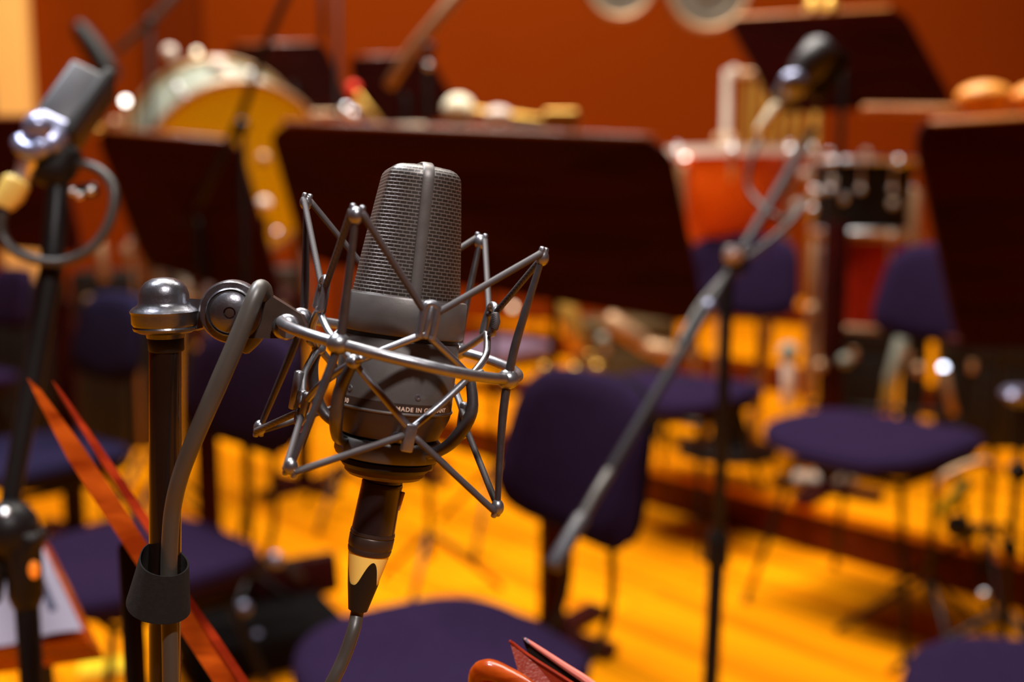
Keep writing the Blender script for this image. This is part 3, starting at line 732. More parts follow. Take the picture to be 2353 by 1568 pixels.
q = MB(); q.slab([W(1085, 1565, 1.115), W(1110, 1552, 1.115), W(1200, 1588, 1.085), W(1300, 1660, 1.06), W(1300, 1900, 1.1), W(1090, 1900, 1.15)], FW*.006); q.build('panel', 'redwood', wr, smooth=False)
q = MB(); g = W(1180, 1700, 1.15); q.tube([(g.x, g.y, .04), (g.x, g.y, g.z-.005)], .014, seg=12); q.build('pole', 'black', wr)
q = MB(); q.box((g.x, g.y, .02), (.45, .07, .04), rot=(0, 0, .6), bev=.008); q.box((g.x, g.y, .0195), (.07, .4, .039), rot=(0, 0, .6), bev=.008); q.build('cross_base', 'desk', wr)

# ------------------------------------------------------------------ other stands
def tripod(t, x, y, z0, m='black', r=.30, hz=.28, a0=.3, ):
    for k in range(3):
        a = a0 + 2*PI*k/3
        q = MB(); q.tube([(x + .02*math.cos(a), y + .02*math.sin(a), z0+hz), (x + r*math.cos(a), y + r*math.sin(a), z0+.012)], .009, seg=8)
        q.build('leg', m, t)
# right boom stand
bs = W(1672, 640, 3.5)
t = thing('boom_stand', 'black boom stand whose long grey arm slopes across the nearest purple backrest', 'microphone stand', (bs.x, bs.y, 0), 0)
q = MB(); q.tube([(bs.x, bs.y, 1.26), (bs.x-.004, bs.y, .70)], .0105, seg=14); q.build('upper_tube', 'black', t)
q = MB(); q.tube([(bs.x-.004, bs.y, .78), (bs.x-.018, bs.y, .14)], .0140, seg=14); q.build('lower_tube', 'black', t)
q = MB(); q.lathe([(.014, -.03), (.019, -.025), (.019, .02), (.014, .03)], Matrix.Translation((bs.x-.004, bs.y, .76)), seg=24); q.build('collar', 'rubber', t)
tripod(t, bs.x-.018, bs.y, 0, hz=.20)
mc = W(1850, 250, 4.15); cl = W(1690, 602, 3.48); en = W(1272, 1300, 2.78)
q = MB(); q.tube([W(1868, 300, 4.12), cl, W(1395, 1095, 2.96)], .0078, seg=14); q.build('boom_arm', 'armgrey', t)
q = MB(); q.tube([W(1400, 1085, 2.965), W(1335, 1195, 2.86)], .0078, seg=14); q.build('boom_arm', 'cable', t)
q = MB(); q.tube([W(1338, 1190, 2.865), en], [.0105, .0115], seg=16); q.build('end_grip', 'darkgrey', t)
q = MB(); q.ball(cl, .022, 16, (1, 1, 1)); q.lathe([(.0, -.03), (.016, -.03), (.018, 0), (.016, .03), (0, .03)], Matrix.Translation(cl) @ Euler((PI/2, 0, 0)).to_matrix().to_4x4(), seg=20); clp = q.build('clamp', 'black', t)
q = MB(); q.lathe([(0, -.05), (.006, -.05), (.006, -.035), (.014, -.035), (.014, -.02), (0, -.02)], Matrix.Translation(W(1676, 584, 3.47)) @ Euler((-PI/2, 0, 0)).to_matrix().to_4x4(), seg=20); q.ball(W(1676, 582, 3.44), .006, 12); q.build('knob', 'chrome', clp)
q = MB(); q.ball(W(1628, 705, 3.36), .011, 12); q.build('knob', 'steelblue', t)
q = MB(); q.tube([W(1744, 318, 4.05), W(1726, 370, 4.0), W(1722, 440, 3.95), W(1800, 505, 3.8), W(1850, 455, 3.9), W(1825, 500, 3.75), W(1760, 560, 3.6), W(1690, 612, 3.47), W(1610, 700, 3.36), W(1560, 790, 3.26)], .0052, seg=10, smooth=6)
tag(q.build('microphone_cable', 'cable'), 'slim cable trailing from the small boom microphone along the sloping arm', 'cable')
sm = thing('small_microphone', 'small black clip microphone with pale plug on the end of the sloping boom', 'microphone', tuple(mc), 0)
def orient(p, q_):
    z = (q_-p).normalized(); x = z.orthogonal().normalized(); y = z.cross(x)
    return Matrix(((x.x, y.x, z.x, p.x), (x.y, y.y, z.y, p.y), (x.z, y.z, z.z, p.z), (0, 0, 0, 1)))
A_, B_ = W(1795, 232, 4.15), W(1895, 108, 4.2); L_ = (B_-A_).length
q = MB(); q.lathe([(0, 0), (.020, 0), (.026, .02), (.028, L_*.5), (.034, L_*.55), (.036, L_*.92), (.028, L_), (0, L_)], orient(A_, B_), seg=28); q.build('body', 'darkgrey', sm)
q = MB(); q.ball(W(1822, 195, 4.10), .028, 16, (1, .8, 1)); q.build('clip', 'steelblue', sm)
q = MB(); q.lathe([(0, 0), (.010, 0), (.0125, .015), (.0125, .055), (.009, .065), (0, .065)], orient(W(1745, 305, 4.1), W(1785, 245, 4.1)), seg=20); q.build('plug', 'white', sm)
q = MB(); q.box(W(1895, 170, 4.22), (.05, .04, .10), rot=(0, .6, 0), bev=.006); q.build('mount_block', 'black', sm)
# left boom stand
ls = W(52, 1245, 1.95)
t = thing('boom_stand', 'black boom stand at the left with slanting arm rising to the box shaped microphone', 'microphone stand', (ls.x, ls.y, 0), 0)
q = MB(); q.tube([(ls.x, ls.y, ls.z), (ls.x, ls.y, .14)], .0105, seg=16); q.build('upright', 'black', t)
q = MB(); q.lathe([(0, .02), (.013, .018), (.0155, .0), (.0155, -.05), (.012, -.06), (0, -.06)], Matrix.Translation((ls.x, ls.y, ls.z)), seg=24); q.build('collar', 'black', t)
q = MB(); q.ball(W(78, 1310, 1.93), .0045, 12, (1, 1, 1.8)); q.build('pole_reflection', 'amber', t)  # glowing ball in place of an orange reflection on the pole
tripod(t, ls.x, ls.y, 0, hz=.22)
q = MB(); q.tube([W(135, 400, 2.05), W(118, 620, 2.03), W(70, 900, 2.0), W(15, 1200, 1.96), W(-20, 1380, 1.94)], [.0105, .0105, .0098, .0085, .0085], seg=16); q.build('boom_arm', 'black', t)
q = MB(); q.ball(W(20, 1215, 1.95), .026, 16); q.box(W(48, 1245, 1.95), (.035, .03, .03), rot=(0, .4, 0), bev=.005); clp = q.build('clamp', 'black', t)
q = MB(); q.ball(W(12, 1184, 1.92), .0065, 14); q.ball(W(50, 1187, 1.95), .005, 14); q.build('knob', 'chrome', clp)
q = MB(); q.tube([W(180, 440, 2.06), W(218, 436, 2.06)], .007, seg=10); q.build('threaded_rod', 'black', t)
for x, y in ((165, 440), (182, 449), (208, 438)):
    q = MB(); q.ball(W(x, y, 2.04), .0035, 12); q.build('nut', 'chrome', t)
lm = thing('boxy_microphone', 'dark box shaped microphone with blue grey clamp on the left boom stand', 'microphone', tuple(W(140, 300, 2.05)), 0)
A_, B_ = W(95, 330, 2.03), W(205, 175, 2.12); ax = (B_-A_).normalized()
xx = (RT - ax*RT.dot(ax)).normalized(); xx = (xx*.92 + FW*.38).normalized(); xx = (xx-ax*xx.dot(ax)).normalized(); yy = ax.cross(xx)
def bm_(c, sz, name, m, bev=.004):
    q = MB(); mt_ = Matrix(((xx.x, yy.x, ax.x, c.x), (xx.y, yy.y, ax.y, c.y), (xx.z, yy.z, ax.z, c.z), (0, 0, 0, 1)))
    q.box((0, 0, 0), sz, bev=bev, mtx=mt_); return q.build(name, m, lm)
bm_(W(170, 250, 2.09), (.042, .044, .075), 'body', 'darkgrey'); bm_(W(205, 262, 2.10), (.012, .050, .085), 'side_cover', 'rubber')
bm_(W(110, 310, 2.03), (.040, .030, .038), 'clamp_block', 'steelblue', .010)
q = MB(); q.ball(W(88, 292, 2.0), .014, 16); q.build('clamp_screw', 'steelblue', lm)
q = MB(); q.tube([W(48, 325, 2.0), W(55, 340, 1.99), W(78, 348, 1.985), W(102, 336, 1.99)], .009, seg=14, smooth=5); q.build('clip_ring', 'steelblue', lm)
q = MB(); q.tube([W(75, 360, 2.02), W(125, 395, 2.04), W(150, 350, 2.05)], .017, seg=14, smooth=4); q.build('swivel', 'rubber', lm)
lp_ = thing('cable_connector', 'silver plug with yellow ring below the box shaped microphone', 'cable plug', tuple(W(50, 400, 2.0)), 0)
q = MB(); q.lathe([(0, 0), (.007, 0), (.008, .005), (.008, .02), (.0095, .022), (.0095, .034), (0, .034)], orient(W(40, 430, 1.99), W(64, 375, 2.0)), seg=24); q.build('barrel', 'chrome', lp_)
q = MB(); q.lathe([(0, -.012), (.008, -.012), (.0125, 0), (.0125, .014), (.009, .018), (0, .018)], orient(W(22, 450, 1.985), W(40, 415, 1.99)), seg=24); q.build('yellow_ring', 'yellow', lp_)
q = MB(); q.tube([W(22, 455, 1.985), W(5, 500, 1.98), W(8, 545, 1.98), W(45, 585, 1.98), W(130, 603, 1.99), W(205, 575, 2.0), W(250, 515, 2.01), W(262, 440, 2.02), W(232, 395, 2.03), W(190, 378, 2.04), W(150, 385, 2.05)], .0045, seg=12, smooth=8)
tag(q.build('microphone_cable', 'cable'), 'grey cable hanging in a round loop from the box shaped microphone', 'cable')

def simple_stand(label, arm, foot, armr=.009, m='black', am='black', clamp=None, pole_top=None, r=.25, knobs=()):
    """arm: list of pixel/depth points; foot: (px, depth)"""
    g = W(foot[0], 784, foot[1]); gz = tier_z(g.x, g.y)
    t = thing('boom_stand', label, 'microphone stand', (g.x, g.y, gz), 0)
    tp = W(*pole_top)
    q = MB(); q.tube([(g.x, g.y, gz+.14), tuple(tp)], .010, seg=10); q.build('upright', m, t)
    if arm: q = MB(); q.tube([W(*a) for a in arm], armr, seg=12); q.build('boom_arm', am, t)
    q = MB(); q.ball(W(*(clamp or pole_top)), .022, 12); q.build('clamp', 'black', t)
    for k in knobs: q = MB(); q.ball(W(*k), .012, 12); q.build('knob', 'chrome', t)
    tripod(t, g.x, g.y, gz, m, r=r, hz=.22)
    return t
simple_stand('distant stand with a tan boom arm reaching down towards the desks', [(1075, -40, 6.9), (950, 110, 7.0), (895, 195, 7.1)], (982, 7.1), armr=.019, am='tan', pole_top=(982, 120, 7.1), clamp=(985, 112, 7.05), knobs=((984, 150, 7.0),))
simple_stand('thin black boom stand in front of the yellow drum', [(672, -40, 6.2), (620, 80, 6.25), (552, 270, 6.3), (500, 380, 6.35), (455, 470, 6.4)], (556, 6.3), pole_top=(556, 280, 6.3), clamp=(556, 290, 6.25), armr=.011)
simple_stand('faint tall stand pair of tubes above the distant left desk', [(740, -60, 9.0), (742, 90, 9.0)], (775, 9.0), pole_top=(775, -60, 9.0), armr=.012)
simple_stand('grey boom stand with dark padded microphone high at the left, before the wall', [(430, -40, 8.4), (345, 50, 8.4), (268, 118, 8.4)], (340, 8.4), pole_top=(345, 50, 8.4), armr=.014, am='cable')
q = MB(); q.tube([W(180, 62, 8.3), W(215, 110, 8.3), W(252, 172, 8.3)], [.03, .042, .045], seg=16, smooth=3)
tag(q.build('padded_microphone', 'rubber'), 'dark padded microphone hanging at the upper left before the orange wall', 'microphone')
g = onz(2128, 1500, 0)
t = thing('low_stand', 'low black tripod stand on the light floor right of the tall chair', 'stand', (g.x, g.y, 0), 0)
q = MB(); q.tube([(g.x, g.y, .16), (g.x, g.y, .52)], .010, seg=10); q.build('upright', 'black', t); tripod(t, g.x, g.y, 0, r=.26, hz=.22, a0=.5)
q = MB(); q.ball(Vector((g.x, g.y, .2)), .02, 12); q.build('collar', 'black', t)
g = onz(2300, 1568, 0)
t = thing('padded_stand', 'black adjustable stand with a small grey pad on top at the right edge', 'stand', (g.x, g.y, 0), 0)
zt_ = vert_at(2305, 905, g.y).z
q = MB(); q.tube([(g.x, g.y, .1), (g.x+.01, g.y, zt_-.02)], .011, seg=10); q.build('upright', 'black', t)
q = MB(); q.lathe([(0, -.03), (.03, -.03), (.055, -.012), (.06, 0), (.05, .012), (0, .018)], Matrix.Translation((g.x+.01, g.y, zt_)), seg=28); q.build('pad', 'steelblue', t)
for px, py, rr_ in ((2340, 1085, .03), (2200, 1210, .035), (2320, 1260, .025)):
    v = vert_at(px, py, g.y); q = MB(); q.tube([(g.x, g.y, v.z), tuple(v)], .009, seg=8); q.ball(v, rr_, 12); q.build('adjuster', 'black', t)
q = MB(); q.tube([vert_at(2165, 1180, g.y), vert_at(2225, 1110, g.y)], .016, seg=12); q.build('lime_grip', 'greenyellow', t)
q = MB(); q.tube([vert_at(2160, 1130, g.y), vert_at(2170, 1095, g.y), vert_at(2260, 1060, g.y), vert_at(2290, 1090, g.y)], .011, seg=10, smooth=4); q.build('bracket', 'tan', t)
q = MB(); q.ball(vert_at(2262, 1368, g.y), .014, 12); q.build('knob', 'chrome', t)
tripod(t, g.x, g.y, 0, r=.3, hz=.2, a0=.9)

# ------------------------------------------------------------------ percussion
def glint(t, px, py, d, r=.008, m='chrome', name='lug'):
    q = MB(); q.ball(W(px, py, d), r, 14); return q.build(name, m, t)
def drum(label, A, B, R, shell, headm, hoop='chrome', lugs=8, name='drum', legs=0, hr=.011):
    """A: head centre, B: far end centre"""
    g = (A+B)/2; gz = tier_z(g.x, g.y)
    t = thing(name, label, 'drum', (g.x, g.y, gz), 0)
    Mx = orient(A, B); L_ = (B-A).length
    q = MB(); q.lathe([(R, .01), (R, L_-.01)], Mx, seg=64, close=True); shl = q.build('shell', shell, t)
    for z_, nm in ((.0, 'batter_head'), (L_, 'resonant_head')):
        q = MB(); q.lathe([(0, z_-(.004 if z_ == 0 else -.004)), (R*1.02, z_), (R*1.02, z_ + (.01 if z_ == 0 else -.01))], Mx, seg=64); hd_ = q.build(nm, headm, t)
        q = MB(); q.tube([Mx @ Vector((R*1.04*math.cos(a*PI/24), R*1.04*math.sin(a*PI/24), z_)) for a in range(48)], hr, seg=10, cyclic=True); q.build('hoop', hoop, hd_)
    for k in range(lugs):
        a = 2*PI*k/lugs + .2
        q = MB(); p0 = Mx @ Vector((R*1.05*math.cos(a), R*1.05*math.sin(a), .0)); p1 = Mx @ Vector((R*1.05*math.cos(a), R*1.05*math.sin(a), L_*.40))
        q.tube([p0, p1], .005, seg=8); q.ball(p1, .014, 12); q.ball(p0, .010, 10); q.build('lug', 'chrome', shl)
    for k in range(legs):
        a = 2*PI*k/legs + .5
        q = MB(); q.tube([(g.x + R*.8*math.cos(a), g.y + R*.8*math.sin(a), min(A.z, B.z)-.0), (g.x + R*1.1*math.cos(a), g.y + R*1.1*math.sin(a), gz+.01)], .010, seg=8); q.build('leg', 'chrome', t)
    return t
Ah = W(550, 398, 8.9); Bh = Ah + (-RT*.16 + UP*.15 + FW*.24)
dr = drum('large drum with bright yellow head and silver grey shell, above the left dark desk', Ah, Bh, .365, 'silver', 'drumyellow', hoop='tan', lugs=8, legs=3, hr=.013)
glint(dr, 452, 120, 8.75, .014, 'glow_glint_dim', 'lug'); glint(dr, 500, 150, 8.75, .034, 'drumhead', 'highlight_clamp'); glint(dr, 525, 175, 8.75, .030, 'drumhead', 'highlight_clamp')  # glowing ball and pale clamps paint the highlights on the shell
glint(dr, 390, 120, 8.8, .028, 'drumhead', 'highlight_clamp'); glint(dr, 605, 365, 8.5, .026, 'tan'); glint(dr, 607, 468, 8.4, .026, 'drumhead')
# timpani with copper bowl
g = W(1690, 352, 9.4); gz = tier_z(g.x, g.y)
def timp(label, px, py, d, R, m='copper'):
    c = W(px, py, d); gz = tier_z(c.x, c.y); t = thing('timpani', label, 'drum', (c.x, c.y, gz), 0)
    T_ = Matrix.Translation(c)
    q = MB(); q.lathe([(R, 0), (R*.98, -.08), (R*.93, -.18), (R*.80, -.30), (R*.58, -.39), (R*.3, -.43), (0, -.44)], T_, seg=56, close=True); q.build('bowl', m, t)
    q = MB(); q.lathe([(0, .014), (R*1.02, .012), (R*1.03, 0), (0, .0)], T_, seg=56); q.build('head', 'drumhead', t)
    q = MB(); q.lathe([(R*1.03, -.018), (R*1.06, -.018), (R*1.06, .020), (R*1.03, .020)], T_, seg=56, close=False); q.build('rim', 'drumhead', t)
    for k in range(8):
        a = 2*PI*k/8 - .25; q = MB(); q.tube([c + Vector((R*1.09*math.cos(a), R*1.09*math.sin(a), .03)), c + Vector((R*1.07*math.cos(a), R*1.07*math.sin(a), -.12))], .009, seg=8); q.ball(c + Vector((R*1.10*math.cos(a), R*1.10*math.sin(a), .0)), .017, 12); q.build('tension_rod', 'chrome', t)
    for k in range(4):
        a = 2*PI*k/4 + .6; q = MB(); q.tube([c + Vector((R*1.05*math.cos(a), R*1.05*math.sin(a), -.06)), c + Vector((R*.98*math.cos(a), R*.98*math.sin(a), -.35)), Vector((c.x + R*.5*math.cos(a), c.y + R*.5*math.sin(a), gz+.05))], .014, seg=8, smooth=4); q.build('strut', 'tan', t)
    q = MB(); q.lathe([(0, .0), (R*.75, 0), (R*.75, .03), (.08, .07), (.06, .35), (0, .35)], Matrix.Translation((c.x, c.y, gz)), seg=40); q.build('base', 'black', t)
    return t
tp = timp('copper timpani with a pale rim, glowing orange right of the largest desk', 1690, 352, 9.6, .30)
glint(tp, 1574, 356, 9.25, .0125, 'glow_glint', 'rim_glint'); glint(tp, 1765, 352, 9.25, .012, 'glow_glint_dim', 'rim_glint')  # glints on the chrome rim, made as glowing balls
# black drum with chrome fittings, red one under it
A2 = W(1985, 372, 8.9)
d2 = drum('black snare drum with chrome fittings under the raised desk', A2, A2 - Vector((0, 0, .28)), .19, 'rubber', 'darkgrey', lugs=10, hr=.012)
d3 = drum('deep red floor drum with tan hoop below the black snare drum', W(2000, 545, 9.0), W(2000, 545, 9.0) - Vector((0, 0, .36)), .19, 'redshell', 'tan', hoop='tan', lugs=6)
for px, py, r in ((1862, 350, .016), (1905, 352, .016), (1850, 402, .022), (1915, 418, .018), (1936, 455, .018), (1868, 480, .016), (1990, 352, .018), (2065, 372, .022), (2052, 468, .016), (2048, 540, .018), (1880, 440, .015), (1830, 470, .015)):
    glint(d2, px, py, 8.4, r, random.choice(['chrome', 'pearl', 'pearl']), 'wing_nut')  # the pale ones have their chrome highlight put into the colour
q = MB(); q.tube([W(2102, 440, 8.5), W(2098, 590, 8.5)], .024, seg=12); 
q.build('drumstick_bag_rod', 'tan', d3)
for k in (-1, 1):
    p0 = W(1985 + 95*k, 540, 8.9); q = MB(); q.tube([p0, (p0.x, p0.y, tier_z(p0.x, p0.y)+.01)], .012, seg=8); q.build('leg', 'chrome', d3)
# tubular bells
c = W(1745, 250, 10.4); gz = tier_z(c.x, c.y)
t = thing('tubular_bells', 'brass tubular bells in a pale metal frame behind the small boom microphone', 'tubular bells', (c.x, c.y, gz), 0)
for k, px in enumerate((1716, 1742, 1768, 1794, 1820, 1846)):
    q = MB(); tz = W(px, 175, 10.4); bz = W(px, 360+8*k, 10.4); q.tube([tz, (tz.x, tz.y, bz.z-.2)], .019, seg=12); q.build('bell_tube', 'brass', t)
for px in (1672, 1880):
    q = MB(); p0 = W(px, 165, 10.3); q.tube([p0, (p0.x, p0.y, gz+.02)], .019, seg=12); q.ball(W(px+15, 165, 10.25), .026, 12); q.build('frame_post', 'pearl' if px < 1700 else 'brass', t)
q = MB(); q.tube([W(1672, 168, 10.35), W(1880, 168, 10.35)], .016, seg=10); q.build('frame_rail', 'tan', t)
for px, py in ((1650, 318), (1680, 318)): glint(t, px, py, 10.1, .022, 'tan', 'damper_knob')
# hanging gongs
for px, py, R, lb in ((1425, -38, .17, 'smaller grey gong at the top edge, left one of the pair'), (1628, -28, .205, 'larger grey gong at the top edge, right one of the pair')):
    c = W(px, py, 10.5); gz = tier_z(c.x, c.y)
    t = thing('gong', lb, 'gong', (c.x, c.y, gz), 0)
    q = MB(); q.lathe([(0, .012), (R*.22, .012), (R*.28, 0), (R*.62, .0), (R*.66, .014), (R*.92, .012), (R, -.015), (R, -.03), (0, -.02)], Matrix.Translation(c) @ Euler((PI/2, 0, 0)).to_matrix().to_4x4(), seg=56); q.build('disc', 'gong', t)
    q = MB(); q.tube([c + Vector((R*.93*math.cos(a*PI/24), -.02, R*.93*math.sin(a*PI/24))) for a in range(48)], .014, seg=8, cyclic=True); q.build('rim', 'tan', t)
    
    for sx in (-1, 1): q = MB(); q.tube([(c.x+sx*R*.5, c.y+.01, c.z+R*.8), (c.x+sx*.03, c.y+.01, 6.99)], .003, seg=6); q.build('cord', 'rubber', t)
# table with mallets
c = W(1130, 292, 8.2); gz = tier_z(c.x, c.y)
t = thing('percussion_table', 'small black trap table beyond the largest desk with mallets on it', 'table', (c.x, c.y, gz), 0)
q = MB(); q.box(c - Vector((0, 0, .012)), (.42, .30, .022), bev=.005); q.build('tray', 'rubber', t)
q = MB(); q.tube([(c.x, c.y, c.z-.03), (c.x, c.y, gz+.2)], .012, seg=10); q.build('pole', 'black', t); tripod(t, c.x, c.y, gz)
def mallet(label, hp, R, tail, hm, hr=.008, name='mallet', sc_=(1, 1, 1)):
    t = thing(name, label, 'mallet', tuple(hp), 0, None)
    q = MB(); q.ball(hp, R, 20, sc_); q.build('head', hm, t)
    q = MB(); q.tube([hp, tail], [hr*1.1, hr], seg=10); q.build('handle', 'brass', t)
ztab = c.z
mallet('large mallet with a round cream felt head on the black table', Vector((W(1055, 245, 8.1).x, c.y-.08, ztab+.058)), .058, Vector((c.x+.22, c.y-.05, ztab+.02)), 'white', .014, sc_=(1, 1, .95))
mallet('mallet with pale lilac head beside the large cream one', Vector((W(1145, 265, 8.1).x, c.y-.12, ztab+.034)), .034, Vector((c.x+.26, c.y-.10, ztab+.012)), 'drumhead', .012, sc_=(1.5, 1, .9))
mallet('mallet with small amber head at the end of the black table', Vector((W(1195, 272, 8.1).x, c.y-.03, ztab+.026)), .026, Vector((W(1330, 290, 8.1).x, c.y+.05, ztab+.026)), 'brass', .014)
mallet('red tipped beater leaning up between the two distant desks', W(812, 205, 9.06), .028, W(885, 300, 9.06), 'redfelt', .012, sc_=(1, 1, 1.1))
q = MB(); v0 = W(855, 302, 6.0); v1 = W(975, 300, 6.0)
q.box((v0+v1)/2 + Vector((0, .06, .006)), (.15, .10, .03), bev=.005)
tag(q.build('lit_paper_block', 'white'), 'cream block as a lit paper edge lying on top of the largest desk', 'box')  # cream block stands in for the lit edge of a paper
q = MB(); q.box(W(1290, 292, 6.02) + Vector((0, .05, .02)), (.10, .06, .06), bev=.01)
tag(q.build('amber_box', 'brass'), 'brownish gold box by the top edge of the largest desk, right of the mallets', 'box')
# row of chrome percussion on a rail behind the desks
c = W(720, 262, 9.1); gz = tier_z(c.x, c.y)
t = thing('hand_percussion_rack', 'low rack of small chrome fittings showing between yellow drum and red tipped beater', 'rack', (c.x, c.y, gz), 0)
q = MB(); q.tube([W(585, 262, 9.1), W(860, 262, 9.1)], .013, seg=10); q.build('rail', 'tan', t)
for px in (600, 850): q = MB(); p0 = W(px, 262, 9.1); q.tube([p0, (p0.x, p0.y, gz+.01)], .012, seg=8); q.build('rack_leg', 'black', t)
for px, py, r in ((632, 268, .016), (612, 272, .022), (668, 250, .018), (795, 252, .022), (812, 262, .018), (640, 245, .014)):
    glint(t, px, py, 8.95, r, 'glow_glint_dim' if r == .016 else 'chrome', 'jingle_or_glint')  # the glowing one stands in for a glint on the chrome
# chrome knob left, its glint made as a glowing ball, plus horn like blurred fittings
c = W(288, 232, 8.6); gz = tier_z(c.x, c.y)
t = thing('cymbal_stand', 'slim chrome stand with a glowing ball as top knob glint left of the yellow drum', 'stand', (c.x, c.y, gz), 0)
q = MB(); q.tube([c, (c.x, c.y, gz+.14)], .008, seg=10); q.build('upright', 'tan', t); tripod(t, c.x, c.y, gz, 'black')
glint(t, 288, 232, 8.5, .0125, 'glow_glint', 'knob_glint'); glint(t, 262, 285, 8.5, .024, 'tan', 'wing_nut'); glint(t, 225, 300, 8.5, .02, 'brass', 'wing_nut')
# seated instrument clutter left of the domed cap: row of tubes
c = W(380, 640, 9.0); gz = tier_z(c.x, c.y)
t = thing('instrument_rack', 'rack of dull brown and grey metal tubes beyond the desk, above the domed cap', 'rack', (c.x, c.y, gz), 0)
for (a, bq, r, m) in (((332, 515, 9), (340, 650, 9), .028, 'tan'), ((375, 565, 9), (430, 670, 9), .026, 'silver'), ((290, 570, 9), (300, 610, 9), .026, 'tan'), ((350, 600, 9), (372, 690, 9), .030, 'tan'), ((230, 560, 9), (240, 640, 9), .022, 'tan')):
    q = MB(); q.tube([W(*a), W(*bq)], r, seg=12); q.build('tube', m, t)
q = MB(); q.tube([W(200, 690, 9), W(480, 690, 9)], .02, seg=10); q.build('rail', 'tan', t)
for px in (215, 465): q = MB(); p0 = W(px, 690, 9); q.tube([p0, (p0.x, p0.y, gz+.01)], .012, seg=8); q.build('rack_leg', 'black', t)
for px, py, r in ((452, 600, .018), (445, 588, .012), (590, 632, .026), (462, 668, .020), (425, 655, .014), (635, 535, .016), (300, 560, .014), (575, 632, .016)):
    glint(t, px, py, 8.8, r, random.choice(['chrome', 'pearl']), 'fitting_or_glint')  # pale balls take the place of brightly lit chrome
# right clutter of chrome fittings on floor level behind chairs
def clutter(label, name, cat, items, base, legs=True):
    c = W(*base); gz = tier_z(c.x, c.y); t = thing(name, label, cat, (c.x, c.y, gz), 0)
    for it in items:
        if it[0] == 't': q = MB(); q.tube([W(*it[1]), W(*it[2])], it[3], seg=10); q.build('tube', it[4], t)
        else: glint(t, it[1][0], it[1][1], it[1][2], it[2], it[3], 'fitting_or_glint')
    return t
clutter('chrome drum hardware stand with pale vertical tubes behind the tall right chair', 'hardware_stand', 'stand', [
    ('t', (1868, 700, 8.8), (1862, 910, 8.8), .020, 'tan'), ('t', (1872, 560, 8.9), (1868, 700, 8.9), .014, 'tan'), ('b', (1865, 712, 8.7), .026, 'tan'), ('b', (1812, 810, 8.6), .040, 'silver'),
    ('t', (1812, 800, 8.6), (1812, 930, 8.6), .026, 'drumhead'), ('t', (2072, 780, 8.6), (2045, 880, 8.6), .026, 'silver'), ('t', (2045, 880, 8.6), (2030, 960, 8.6), .02, 'brass'), ('b', (1942, 828, 8.4), .026, 'silver'), ('b', (2168, 845, 8.0), .0125, 'glow_glint_cool'),  # the cool glowing ball is a painted chrome glint
    ('t', (2168, 850, 8.0), (2190, 950, 8.0), .014, 'tan'), ('b', (1885, 842, 8.5), .026, 'tan'), ('b', (2110, 850, 8.4), .026, 'tan'), ('t', (1850, 930, 8.7), (2200, 950, 8.3), .012, 'black')], (1950, 900, 8.7))
clutter('brown and brass instrument parts lying beyond the nearest purple backrest', 'floor_hardware', 'hardware', [
    ('t', (1400, 735, 9.8), (1480, 790, 9.8), .045, 'tan'), ('t', (1470, 790, 9.8), (1560, 830, 9.8), .035, 'brass'), ('b', (1385, 780, 9.6), .026, 'silver'), ('b', (1250, 848, 9.2), .026, 'brass'),
    ('b', (1320, 850, 9.2), .026, 'brass'), ('b', (1355, 818, 9.3), .018, 'brass'), ('b', (1372, 846, 9.2), .028, 'brass'), ('b', (1265, 850, 9.2), .018, 'silver'), ('b', (1178, 706, 10.5), .014, 'glow_glint_dim'), ('t', (1300, 700, 10), (1330, 800, 10), .05, 'brass'),  # its one glowing ball is a chrome glint put in as emission
    ('t', (1490, 800, 9.7), (1600, 820, 9.7), .04, 'tan'), ('t', (1230, 870, 9.0), (1600, 880, 9.0), .02, 'black')], (1400, 880, 9.3))
# paper-like light sheet on the floor below the tall middle chair
q = MB(); p0 = onz(1565, 955, .30); q.box(p0, (.34, .16, .02), rot=(.1, .05, -.6), bev=.003); 
sb = thing('step_stool', 'low stool with silvery grey top beneath the tall middle chair', 'stool', (p0.x, p0.y, 0), 0)
q.build('top', 'silver', sb)
for sx in (-1, 1):
    for sy in (-1, 1):
        q = MB(); q.tube([(p0.x+sx*.11, p0.y+sy*.04, .29), (p0.x+sx*.13, p0.y+sy*.06, .01)], .009, seg=8); q.build('leg', 'black', sb)
# shoe-like pale bundle beneath right chair
q = MB(); p0, z0 = tier_pt(1915, 1100, .05); q.ball(p0, .07, 20, (1.5, .8, .55)); q.ball(p0 + Vector((-.13, .02, -.005)), .05, 16, (1.2, .8, .6))
tag(q.build('cloth_bundle', 'pearl'), 'pale pinkish cloth bundle on the riser under the tall right chair', 'cloth')
# black instrument case and pedal board at lower left of centre
p0 = onz(600, 1440, .10)
t = thing('instrument_case', 'black open instrument case with chrome latches on the floor behind the orange board', 'case', (p0.x, p0.y, 0), .5)
q = MB(); q.box((p0.x, p0.y, .07), (.46, .30, .12), rot=(0, 0, .5), bev=.03); q.build('shell', 'casecloth', t)
q = MB(); q.box((p0.x-.02, p0.y+.16, .17), (.46, .05, .13), rot=(-.25, 0, .5), bev=.022); q.build('lid', 'desk', t)
q = MB(); q.tube([vert_at(470, 1345, p0.y-.1), vert_at(560, 1320, p0.y-.05), vert_at(640, 1292, p0.y), vert_at(690, 1330, p0.y)], .016, seg=12, smooth=5); q.build('carrying_strap', 'micdark', t)
for px, py, r in ((632, 1288, .024), (605, 1470, .016), (592, 1462, .014), (455, 1345, .02), (560, 1400, .022)):
    q = MB(); q.ball(vert_at(px, py, p0.y-.12), r, 14); q.build('latch', 'steelblue', t)
q = MB(); pa = onz(250, 1545, .0)
